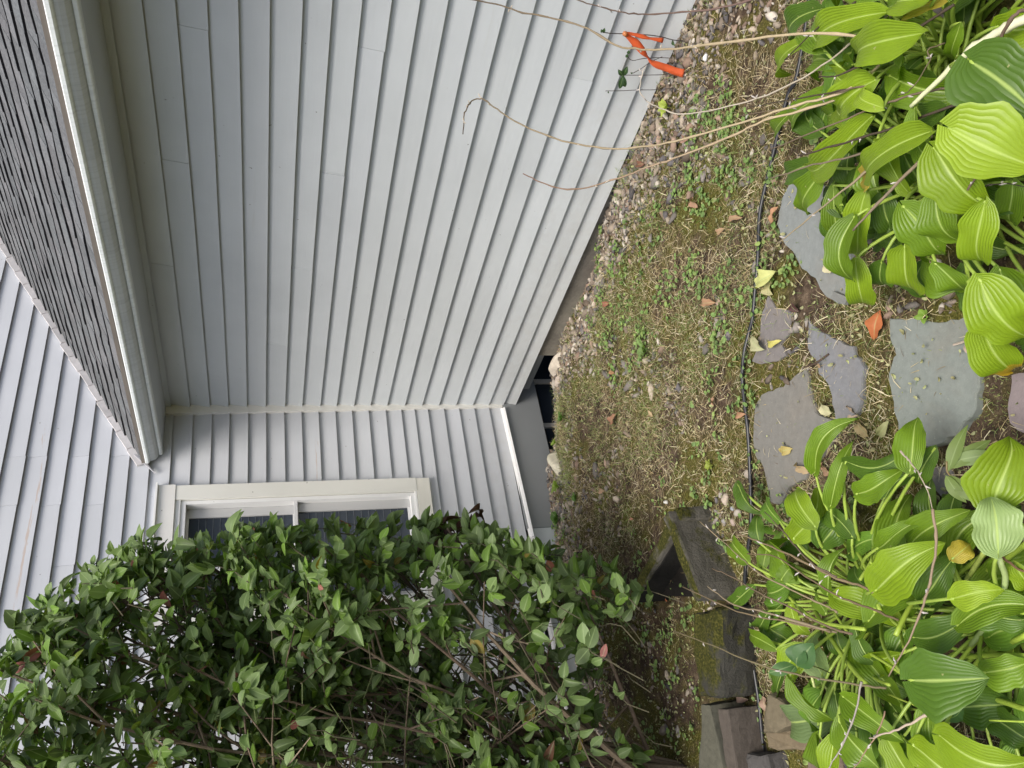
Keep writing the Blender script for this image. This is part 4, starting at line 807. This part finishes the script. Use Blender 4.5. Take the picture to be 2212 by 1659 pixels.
# leaf prototypes: pointed oval with a fold and a droop
def lproto(fold, droop):
    V = []; ts = [0,.14,.40,.66,.87,1.0]; ws = [.0,.66,1.0,.86,.44,.0]
    for t, w_ in zip(ts, ws):
        for u in (-1,-.5,0,.5,1): V.append((t, u*w_*.5, fold*abs(u)*w_*.5-droop*t*t))
    F = [(i*5+j, i*5+j+1, (i+1)*5+j+1, (i+1)*5+j) for i in range(5) for j in range(4)]
    UV = [(u, t) for t in ts for u in (-1,-.5,0,.5,1)]
    return np.array(V), np.array(F), np.array(UV)
protos = [lproto(.12,.14), lproto(.28,.34), lproto(.06,-.06), lproto(.5,.6)]
LV = [[] for _ in protos]
for (p, dr) in tips:
    for k in range(rs.choice([2,2,3])):
        pp = p-dr*.022*k+np.array([rs.gauss(0,.006)]*3)
        if not inside(pp+dr*.02): continue
        sparse = rs.random() < (.62 if pp[1] > -.85 else .25)*(1 if pp[0] < xmax(pp[2], pp[1])-.22 else 0)
        gp_ = float(vnoise(pp[0]*1.0+.3*pp[1], pp[2]*1.3, 3.4, 6))
        if gp_ > .42 and pp[2] < 2.15 and pp[0] < xmax(pp[2], pp[1])-.16 and rs.random() < .88: continue
        if sparse: continue
        L = rs.triangular(.026,.084,.05)*(1.0 if pp[2] > .8 else 1.1)
        for s_ in (-1,1):
            sd_ = np.cross(dr, UP)+np.array([rs.gauss(0,.3), rs.gauss(0,.3), rs.gauss(0,.3)]); sd_ /= np.linalg.norm(sd_)+1e-6
            d = dr*.55+sd_*s_*.8+np.array([0,-.10,-.18+rs.gauss(0,.28)]); d /= np.linalg.norm(d)
            nn = UP*.55+TOCAM*.65+np.array([rs.gauss(0,.45), rs.gauss(0,.3), rs.gauss(0,.3)]); nn = nn-d*(nn@d); nn /= np.linalg.norm(nn)+1e-6; sv = np.cross(nn, d)
            v = rs.random(); c = np.array((.130,.195,.062))*rs.uniform(.6,1.3)
            if v > .72: c = np.array((.11,.19,.03))*rs.uniform(.7,1.5)
            if v > .972: c = np.array(rs.choice([(.22,.17,.03),(.30,.11,.09),(.16,.08,.045),(.2,.26,.04),(.2,.26,.04)]))
            LV[rs.choice([0,0,1,2,3])].append((pp-org, np.stack([d, sv, nn], 1), L, L*rs.uniform(.50,.68), c))
Vs, Fs, Cs, Us = [], [], [], []; off = 0
for (V0, F0, U0), lst in zip(protos, LV):
    K = len(lst); pos = np.array([l[0] for l in lst]); Rm = np.array([l[1] for l in lst]); sc = np.array([(l[2], l[3], l[2]) for l in lst]); cc = np.array([l[4] for l in lst])
    V = np.einsum('kij,knj->kni', Rm, V0[None]*sc[:,None,:])+pos[:,None,:]; n = len(V0)
    Vs.append(V.reshape(-1,3)); Fs.append((F0[None]+np.arange(K)[:,None,None]*n).reshape(-1,4)+off); Cs.append(np.repeat(cc, n, axis=0)); Us.append(np.tile(U0, (K,1))); off += K*n
mesh('foliage', np.concatenate(Vs), np.concatenate(Fs), M['shrubleaf'], shrub, np.concatenate(Cs), np.concatenate(Us), True)
print('shrub leaves', sum(len(l) for l in LV))
# withered brown leaf cluster caught on the shrub
e0 = aty(1000,1135,-1.02)
wc = tag(empty('withered_leaf_cluster', tuple(e0)), 'dark brown withered leaf cluster hanging on the shrub beside the siding', 'dead leaves')
for i, (ax_, ay_, bx_, by_) in enumerate([(1010,1125,985,1160),(1018,1110,1040,1150),(1000,1120,950,1165),(1020,1135,1048,1128),(1005,1140,960,1190),(1012,1108,1035,1118),(900,1190,945,1160),(925,1180,905,1215)]):
    blade('leaf', aty(ax_,ay_,-1.04-.01*i)-e0, aty(bx_,by_,-1.02)-e0, .035, (rs.gauss(0,1), -1, rs.gauss(0,1)), M['deadleaf'], (.07,.035,.025), wc, .3, .9, .3, 'lance', i, nt_=8, nu=3)
# ================================================================== DRY STALKS
TAN = (.52,.42,.26); BRN = (.095,.072,.05); OLV = (.2,.16,.09)
def cane(pts, label, rad=.0022, c=TAN, c2=None, caps=5, seed=0, group='dry flower stalks'):
    P = spline([atd(x, y, dd) for x, y, dd in pts], 5); org = P[0].copy(); e = empty('dry_stalk', tuple(org)); tag(e, label, 'dry stalk', group)
    rk = random.Random(seed*3+1); P = [P[0]]+[p+np.array([rk.gauss(0,.0009) for _ in range(3)]) for p in P[1:-1]]+[P[-1]]
    n = len(P); MB().tube([p-org for p in P], [rad*1.2*(1-.5*i/(n-1))*(1.35 if rk.random() < .16 else 1) for i in range(n)], 6, c, c2 or c).build('stem', M['straw'], e, True)
    rr = random.Random(seed); mb = MB()
    for k in range(caps):
        i = int(n*(.35+.62*rr.random()))-1; p = P[i]-org; dv = np.array([rr.gauss(0,1), rr.gauss(0,1), rr.gauss(.4,1)]); dv /= np.linalg.norm(dv); L = rr.uniform(.008,.018)
        MB().tube([p, p+dv*L*.5+np.array([0,0,.002]), p+dv*L], [.0007,.0021,.0006], 5, (.55,.48,.38) if c == TAN else (.55,.50,.46)).build('seed_pod', M['straw'], e)
def QS(c, r, pts): return [(*q(c, r, p[0], p[1]), p[2]) for p in pts]
cane([(1935,120,1.75),(1880,85,1.78),(1750,72,1.85),(1600,88,1.95),(1480,103,2.05),(1400,107,2.1),(1330,97,2.12),(1270,62,2.15),(1200,40,2.18),(1130,27,2.2),(1070,8,2.22),(1000,-4,2.25)], 'long pale stalk arching past the orange ribbon', .0030, TAN, BRN, 8, 1)
cane([(1760,-60,2.0),(1650,-10,2.1),(1560,16,2.2),(1490,26,2.25),(1400,31,2.3),(1350,28,2.3),(1300,15,2.32),(1250,0,2.35),(1220,-15,2.35)], 'brown stalk arching over the ribbon sapling', .0022, (.2,.13,.11), BRN, 6, 2)
cane([(1900,140,1.8),(1830,195,1.85),(1720,228,1.95),(1600,265,2.05),(1475,301,2.15),(1400,315,2.2),(1320,321,2.25),(1230,308,2.28),(1160,285,2.3),(1100,255,2.32),(1060,226,2.33),(1040,213,2.33),(1018,220,2.33),(1004,245,2.33),(1000,290,2.33)], 'long pale stalk with a hooked tip against the siding', .0026, TAN, BRN, 9, 3)
cane([(1900,165,1.8),(1810,213,1.9),(1650,262,2.0),(1590,290,2.05),(1470,337,2.15),(1400,362,2.2),(1320,390,2.25),(1240,410,2.28),(1180,398,2.3),(1130,375,2.32)], 'pale stalk ending in a bare brown tip at the wall centre', .0026, TAN, (.2,.12,.09), 6, 4)
cane([(1960,5,1.8),(1870,68,1.88),(1775,143,1.95),(1675,198,2.05),(1575,230,2.15),(1475,247,2.2),(1437,237,2.22),(1404,223,2.22),(1383,200,2.22),(1386,165,2.22),(1395,142,2.22)], 'thin grey stalk curling up beside the saplings', .0020, (.42,.36,.27), (.5,.45,.38), 8, 5)
for i, (pts, lb, rad, c) in enumerate([
 (QS(2,0,[(1950,640,1.6),(1820,665,1.65),(1350,830,1.75),(1050,925,1.85),(750,1008,1.95)]), 'dark stalk lying across the long hosta leaf', .0034, BRN),
 (QS(2,0,[(1620,885,1.7),(1480,900,1.72),(1100,1012,1.85),(850,1070,1.92),(570,1155,2.0)]), 'brown stalk reaching from the clump to the hose bend', .0030, (.24,.19,.13)),
 (QS(2,0,[(1560,1020,1.65),(1300,1280,1.7),(1105,1492,1.78)]), 'straight light brown stalk over the lower leaves', .0038, (.32,.25,.17)),
 (QS(2,0,[(1250,1060,1.8),(900,1350,1.95),(605,1585,2.05)]), 'straight tan stalk pointing at the pale grey flagstone', .0024, (.42,.34,.21)),
 (QS(2,0,[(1060,580,1.85),(800,630,1.95),(430,692,2.1)]), 'dark thin stalk crossing the dry grass', .0022, BRN),
 (QS(2,0,[(1250,545,1.8),(1040,592,1.85),(700,690,2.0),(360,752,2.12)]), 'brown pair stalk below the dark thin one', .0022, (.2,.15,.1)),
 (QS(2,0,[(1800,560,1.65),(1500,610,1.7),(1300,680,1.75),(1000,795,1.85),(560,970,2.05)]), 'mottled stalk running under the folded leaf', .0026, (.24,.18,.12)),
 (QS(2,0,[(1120,10,1.85),(980,110,1.9),(850,200,1.95),(660,390,2.05)]), 'short dark stalk over the uppermost hosta leaves', .0022, BRN),
 (QS(2,0,[(1620,-10,1.65),(1520,35,1.68),(1340,112,1.72)]), 'thick dark stub crossing the yellow leaf', .0030, BRN),
 (QS(2,0,[(1760,30,1.6),(1500,200,1.68),(1250,370,1.75),(1030,480,1.82),(880,500,1.9)]), 'podded dark stalk slanting over the small orange leaf', .0026, BRN),
 (QS(2,0,[(2230,60,1.35),(2140,110,1.36),(2045,300,1.4),(2010,560,1.42),(1985,850,1.44),(1930,1080,1.46),(1845,1235,1.48)]), 'front dark stalk crossing both big leaves', .0032, (.2,.14,.1)),
 (QS(2,0,[(1860,1225,1.5),(1960,1205,1.5),(2070,1190,1.5),(2230,1215,1.5)]), 'thin black twig with white pods at the lower big leaf', .0014, (.08,.06,.05)),
 (QS(2,0,[(1700,280,1.6),(1590,320,1.6),(1600,400,1.6),(1480,580,1.65),(1400,620,1.7)]), 'bent twig among the upper hosta stalks', .0016, OLV),
 (QS(2,2,[(960,775,1.95),(900,762,1.97),(620,700,2.05),(350,640,2.15),(0,485,2.4)]), 'long brown stalk ending above the hollow block', .0026, (.25,.19,.11)),
 (QS(2,2,[(1000,780,1.95),(730,705,2.0),(500,640,2.08),(330,600,2.15),(160,480,2.25)]), 'light brown stalk paired with the long one', .0028, (.34,.27,.17)),
 (QS(2,2,[(1320,1140,1.9),(1200,1130,1.92),(890,1080,2.0),(640,1030,2.08),(390,950,2.15),(180,860,2.3),(-60,770,2.5)]), 'mottled stalk sweeping over the mossy block', .0028, (.24,.20,.11)),
 (QS(2,2,[(1000,650,1.9),(900,595,1.95),(700,500,2.02),(500,400,2.1),(380,300,2.2),(260,190,2.3),(110,60,2.4)]), 'tan stalk tip over the gravel beside the block', .0022, (.38,.30,.18)),
 (QS(2,2,[(1100,790,1.85),(960,750,1.9),(700,620,1.98),(500,525,2.05),(340,430,2.15),(190,365,2.25)]), 'brown stalk above the hollow block face', .0024, (.22,.16,.1)),
 (QS(2,2,[(1300,560,1.8),(1160,480,1.85),(1000,432,1.9),(700,282,2.0),(520,200,2.08),(350,140,2.15)]), 'stout brown stalk crossing the curled leaf', .0032, (.28,.21,.12)),
 (QS(2,2,[(1000,420,1.85),(830,328,1.9),(680,160,2.0),(530,0,2.1)]), 'short dark stalk near the round lone leaf', .0022, (.2,.15,.1)),
 (QS(2,2,[(1400,700,1.8),(1200,620,1.85),(1000,540,1.9),(800,420,1.95),(600,290,2.02),(420,270,2.1)]), 'middle brown stalk in the sheaf of stalks', .0026, (.2,.15,.08)),
 (QS(2,2,[(1620,-20,1.5),(1642,200,1.5),(1610,420,1.5),(1560,600,1.52),(1460,840,1.56),(1335,1065,1.62)]), 'front twisted brown and white stalk over the left hosta', .0026, (.40,.30,.2)),
 (QS(2,2,[(1600,1300,1.7),(1480,1370,1.72),(1340,1430,1.75),(1210,1465,1.8)]), 'pale peeling twig near the rocks', .0030, (.62,.50,.38)),
 (QS(2,2,[(1160,1100,1.8),(1110,1330,1.82),(1030,1520,1.84),(930,1680,1.86)]), 'grey twig hanging over the dark boulder', .0022, (.45,.40,.34)),
 (QS(2,2,[(1310,1290,1.8),(1270,1420,1.8),(1180,1560,1.82),(1105,1680,1.84)]), 'curved reddish twig beside the grey one', .0018, (.42,.28,.18)),
 (QS(2,1,[(1410,1262,1.7),(1480,1340,1.7),(1560,1450,1.7),(1620,1645,1.7)]), 'whitish twig at the lower end of the path', .0020, (.5,.42,.32)),
 (QS(2,2,[(1910,145,1.55),(2000,230,1.55),(2120,330,1.55),(2260,420,1.55)]), 'thick reddish cut stem over the raised leaf', .0036, (.22,.13,.07))]):
    cane(pts, lb, rad*.9, tuple(.72*v_ for v_ in c), None, 4 if i not in (2,8,22,26) else 1, 30+i)
cane(QS(2,0,[(2260,110,1.45),(2060,200,1.5),(1900,300,1.55),(1700,480,1.62),(1480,690,1.7)]), 'broad pale flattened stalk leaning over the upper clump', .0075, (.72,.70,.48), (.66,.68,.40), 0, 77)
# ================================================================== SAPLINGS AND ORANGE TAPE
def W(x, y, off=-.07): return atx(1261.8+x*.1984, 27.4+y*.1984, off)
DG = (.035,.075,.025)
sap = 'tiny saplings at the foot of the siding'
sprig('sapling', [W(1100,312,-.12), W(960,295,-.10), W(850,265), W(720,245), W(600,237), W(430,230), W(300,225), W(205,215)], [(W(205,215), W(185,180), .012, (-1,0,.3), DG), (W(205,215), W(225,165), .012, (-1,0,.3), DG), (W(960,300), W(990,360,-.1), .014, (-1,0,.5), DG)], 'thin sapling that the orange tape is tied to', 'sapling', 'shrubleaf', .0017, (.05,.04,.035), sap)
sprig('sapling', [W(950,650,-.12), W(850,675), W(620,680), W(450,680), W(420,680)], [(W(425,680), W(472,583), .022, (-1,0,.3), DG), (W(425,680), W(370,615), .020, (-1,0,.3), DG), (W(425,685), W(385,830), .022, (-1,0,.3), DG), (W(425,685), W(447,812), .022, (-1,0,.3), DG), (W(440,680), W(400,690), .016, (-1,-.4,.3), DG)], 'sapling with a star of dark leaves below the tape', 'sapling', 'shrubleaf', .0014, (.05,.04,.035), sap)
sprig('sapling', [W(960,495,-.12), W(800,490), W(640,500), W(540,520), W(490,500), W(475,450)], [(W(475,450), W(455,490), .012, (-1,0,.3), DG), (W(475,450), W(490,405), .012, (-1,0,.3), DG)], 'twisted leafless-stemmed sapling behind the tape', 'sapling', 'shrubleaf', .0013, (.05,.04,.035), sap)
sprig('sapling', [W(960,825,-.12), W(760,840), W(560,842), W(420,850), W(232,852)], [(W(262,855), W(265,880), .006, (-1,0,.3), DG)], 'bare straight twig standing before the siding', 'sapling', 'shrubleaf', .0013, (.05,.04,.035), sap)
sprig('sapling', [W(850,480,-.11), W(780,510), W(720,540), W(620,610), W(530,660)], [(W(530,660), W(505,650), .008, (-1,0,.3), DG)], 'leaning twig crossing under the orange tape', 'sapling', 'shrubleaf', .0013, (.05,.04,.035), sap)
tape_o = W(440,235,-.085); tp = tag(empty('marking_tape', tuple(tape_o)), 'bright orange plastic marking tape knotted on a sapling by the wall', 'tape')
def strip(name, pts, wd, tws):
    P = spline([p-tape_o for p in pts], 5); n = len(P); V = []; F = []; UV = []
    for i, p in enumerate(P):
        t = P[min(i+1,n-1)]-P[max(i-1,0)]; t /= np.linalg.norm(t); a = np.interp(i/(n-1), np.linspace(0,1,len(tws)), tws); wq = np.interp(i/(n-1), np.linspace(0,1,len(wd)), wd)
        s0 = np.cross(t, np.array([-1,-.3,.2])); s0 /= np.linalg.norm(s0); n0 = np.cross(s0, t); sv = s0*math.cos(a)+n0*math.sin(a)
        for u in (-1,0,1): V.append(p+sv*u*wq/2+n0*(.002 if u == 0 else 0)); UV.append((.9, i/n))
    F = [(i*3+j, i*3+j+1, (i+1)*3+j+1, (i+1)*3+j) for i in range(n-1) for j in range(2)]
    o = mesh(name, V, F, M['ribbon'], tp, np.ones((len(V),3))*np.array((.74,.15,.05)), UV, True); sm = o.modifiers.new('thick', 'SOLIDIFY'); sm.thickness = .0005
strip('tail', [W(435,222,-.085), W(540,236,-.085), W(640,262,-.09), W(720,280,-.09), W(860,303,-.09)], [.012,.012,.016,.010,.018], [0,.6,.2,.9,.1])
strip('tail', [W(450,240,-.085), W(560,330,-.09), W(640,420,-.10), W(690,480,-.10), W(730,535,-.11), W(800,570,-.115), W(900,602,-.12), W(1000,640,-.13), W(1085,660,-.14)], [.010,.030,.026,.014,.016,.026,.026,.028,.030], [.2,.0,.3,1.1,.7,.1,.2,0,.2])
MB().tube([W(425,214,-.085)-tape_o, W(445,228,-.09)-tape_o, W(455,252,-.085)-tape_o], [.006,.010,.006], 7, (.85,.13,.03)).build('knot', M['ribbon'], tp, True)
# ================================================================== SMALL PLANTS
def rosette(name, px, py, n, L, wd, col, label, cat='weed', up=.6, seed=0, h=.01, group=None):
    c = gp(px, py, h); r_ = random.Random(seed); e = empty(name, tuple(c)); tag(e, label, cat, group)
    MB().tube([(0,0,-h-.01),(0,0,0)], .0015, 5, col).build('stem', M['stalkg'], e)
    for k in range(n):
        a = 6.283*k/n+r_.uniform(-.3,.3); l = L*r_.uniform(.7,1.15); b = np.array([math.cos(a)*.004, math.sin(a)*.004, 0]); tpp = np.array([math.cos(a)*l*(1-up*.4), math.sin(a)*l*(1-up*.4), l*up*r_.uniform(.4,1)])
        blade('leaf', b, tpp, wd*r_.uniform(.8,1.2), UP+np.array([r_.gauss(0,.2), r_.gauss(0,.2), 0]), M['weed'], np.array(col)*r_.uniform(.8,1.2), e, .12, .2, .08, 'oval', seed+k, nt_=6, nu=2)
LT = (.24,.34,.06); MG = (.10,.20,.04)
rosette('lobed_weed', 1393, 752, 8, .060, .024, (.20,.30,.10), 'pale green rosette weed in the middle of the lawn', seed=1, h=.02)
rosette('ivy_seedling', 1205, 1050, 6, .050, .034, LT, 'light green lobed seedling against the skirt board', 'seedling', seed=2, h=.03)
rosette('weed', 1215, 900, 7, .050, .026, MG, 'green weed sprouting at the right edge of the cellar opening', seed=3, h=.02)
rosette('ivy_seedling', 1200, 955, 7, .035, .018, LT, 'tiny yellow green sprig in front of the dark opening', 'seedling', seed=4, h=.03)
rosette('weed', 1205, 1120, 7, .055, .035, MG, 'dark green weed at the joint of the skirt boards', seed=5, h=.03)
rosette('weed', 1440, 232, 6, .050, .030, (.40,.48,.10), 'lime yellow weed on the gravel under the saplings', seed=6, h=.02)
rosette('weed', 1415, 1288, 6, .045, .018, (.12,.22,.05), 'small weed beside the shrub tips and the hollow block', seed=7, h=.03)
rosette('weed', 1245, 1075, 5, .040, .03, MG, 'round leaved weed in the gravel strip', seed=8)
rosette('weed', 2000, 683, 5, .035, .018, (.2,.32,.05), 'little weed on the edge of the largest flagstone', seed=9)
rosette('weed', 1527, 1170, 5, .06, .006, (.16,.26,.07), 'thin bladed weed growing on the hollow block', seed=10, h=.05, up=1.0)
rosette('weed', 1535, 1005, 5, .03, .02, (.3,.36,.06), 'yellowish seedling on the brownish flagstone', seed=12, h=.01)
# ================================================================== FALLEN LEAVES
def fallen(px, py, L, wd, col, label, az, seed, h=.012, curl=.4, shape='oval'):
    c = gp(px, py, h); r_ = random.Random(seed); a = az; d = np.array([math.cos(a), math.sin(a), r_.uniform(-.05,.12)])
    col = tuple(.82*q_+.06*sum(col)/3 for q_ in col); V, F, UV, cc = blade('', -d*L/2, d*L/2, wd, UP+np.array([r_.gauss(0,.25), r_.gauss(0,.25), 0]), None, col, None, .18, curl, .30, shape, seed, nt_=10, nu=3, ret=True, twist=r_.uniform(-.8,.8), bend=r_.uniform(-.3,.3), edge=1.0)
    o = mesh('fallen_leaf', V, F, M['deadleaf'], None, cc, UV, True); o.location = c; tag(o, label, 'leaf', 'fallen leaves')
OR = (.52,.16,.05); TN = (.42,.24,.13); BR = (.20,.10,.07)
for i, (px, py, L, wd, col, lb, az) in enumerate([
 (1895,702,.085,.040,OR,'bright orange leaf beside the largest flagstone',2.2), (1717,664,.045,.022,(.09,.04,.035),'dark maroon leaf near the small purplish flagstone',.2), (1531,656,.085,.030,TN,'long rusty leaf in the dry grass',1.0),
 (1543,866,.035,.022,(.45,.26,.16),'short tan leaf above the hose near the brownish slab',2.4), (1600,889,.055,.024,(.46,.24,.13),'pinkish tan leaf touching the hose',.6), (1323,800,.05,.034,(.40,.21,.10),'small lobed oak leaf on the gravel edge',.4),
 (1325,905,.075,.036,(.34,.17,.10),'curled brown leaf at the centre of the lawn',1.7), (1405,900,.05,.026,(.50,.36,.2),'light tan leaf by the clover patch',1.1), (1672,465,.06,.024,(.50,.26,.14),'tan leaf at the corner of the pale grey slab',1.9),
 (1310,655,.07,.028,(.36,.15,.09),'reddish brown leaf near the foundation',.9), (1589,480,.08,.02,(.42,.26,.15),'slim leaf in the grass above the hose',1.2), (1500,438,.06,.03,(.42,.24,.15),'brown leaf among pebbles and straw',.1),
 (1557,500,.05,.02,(.45,.28,.16),'narrow tan leaf right of the hose',1.3), (1480,300,.05,.03,(.34,.20,.14),'brown leaf flat on the gravel beneath the pale stalk',.5), (1384,355,.05,.03,(.22,.10,.06),'dark brown leaf by the concrete foundation',.9),
 (1300,1058,.05,.03,(.5,.32,.2),'tan scrap on the gravel under the window',.8), (1365,1120,.025,.014,(.55,.25,.15),'tiny pink leaf on the dark dirt',.8), (1787,1010,.05,.03,(.40,.24,.14),'brown curled leaf tip at the narrow slab',.4),
 (1843,885,.05,.035,(.48,.36,.26),'pale crumpled leaf on the narrow bluish flagstone',.3), (1865,928,.06,.03,(.45,.34,.16),'yellow brown leaf at the lower end of the narrow flagstone',.4), (1905,925,.065,.024,(.36,.36,.16),'green tan leaf between two slabs',1.6),
 (1700,975,.055,.03,(.48,.38,.12),'yellow rotting leaf on the brownish flagstone',1.3), (1735,1010,.07,.03,(.5,.36,.2),'curled tan leaf among hosta stems',.6), (1655,600,.11,.055,(.62,.64,.22),'large faded yellow green hosta leaf across the hose',1.2),
 (1660,625,.05,.04,(.55,.5,.25),'crumpled cream leaf scrap beside the hose',.1), (1672,735,.08,.02,(.62,.56,.14),'thin yellow strip of leaf on the small purplish flagstone',.9), (1640,740,.07,.04,(.45,.44,.24),'grey green dried leaf beside the hose',.2),
 (1788,880,.06,.04,(.62,.58,.33),'cream dried leaf between the slabs',.5), (1795,570,.07,.045,(.66,.6,.36),'cream shredded leaf on the pale grey slab',.4), (1808,552,.035,.03,(.60,.30,.05),'orange yellow scrap beside the cream leaf',.9),
 (1440,1255+40,.02,.01,(.5,.15,.06),'small orange leaf between the blocks',.3), (1770,790,.02,.01,(.35,.22,.12),'small brown flake on the bluish slab',.3), (1908,120,.05,.014,(.72,.30,.04),'orange leaf caught on the upper hosta leaf',1.5),
 (2105,745,.05,.03,(.5,.38,.3),'brown crumpled scrap at the rim of the largest flagstone',.8), (1590,1175,.045,.034,(.55,.5,.16),'yellow spotted leaf beside hollow block and hose',.8), (1602,1500,.07,.05,(.22,.15,.12),'dark crumpled leaf between block and hose',.8), (1652,1520,.05,.03,(.4,.26,.18),'curled brown leaf above the rocks',.1)]):
    fallen(px, py, L, wd, col, lb, az, 60+i, h=(.30 if 'upper hosta' in lb else .014+.004*(i % 3)))
# twigs lying about
for i, (a, b, lb) in enumerate([((1205+140,1000),(1355,1055),'dark crooked stick on the lawn in front of the opening'), ((1790,650),(1745,672),'thin dark twig on the small purplish slab edge'), ((2060,745),(2112,720),'pale stick poking onto the largest flagstone'), ((1735,795),(1790,765),'straight twig on the bluish flagstone')]):
    P = [gp(*a, .012), gp((a[0]+b[0])/2, (a[1]+b[1])/2+4, .018), gp(*b, .014)]; o_ = P[0].copy(); o = MB().tube(spline([p-o_ for p in P], 3), .003 if i != 1 else .0016, 5, (.10,.07,.05) if i != 2 else (.5,.42,.34)).build('stick', M['bark']); o.location = o_; tag(o, lb, 'stick')
print('objects', len(bpy.data.objects))
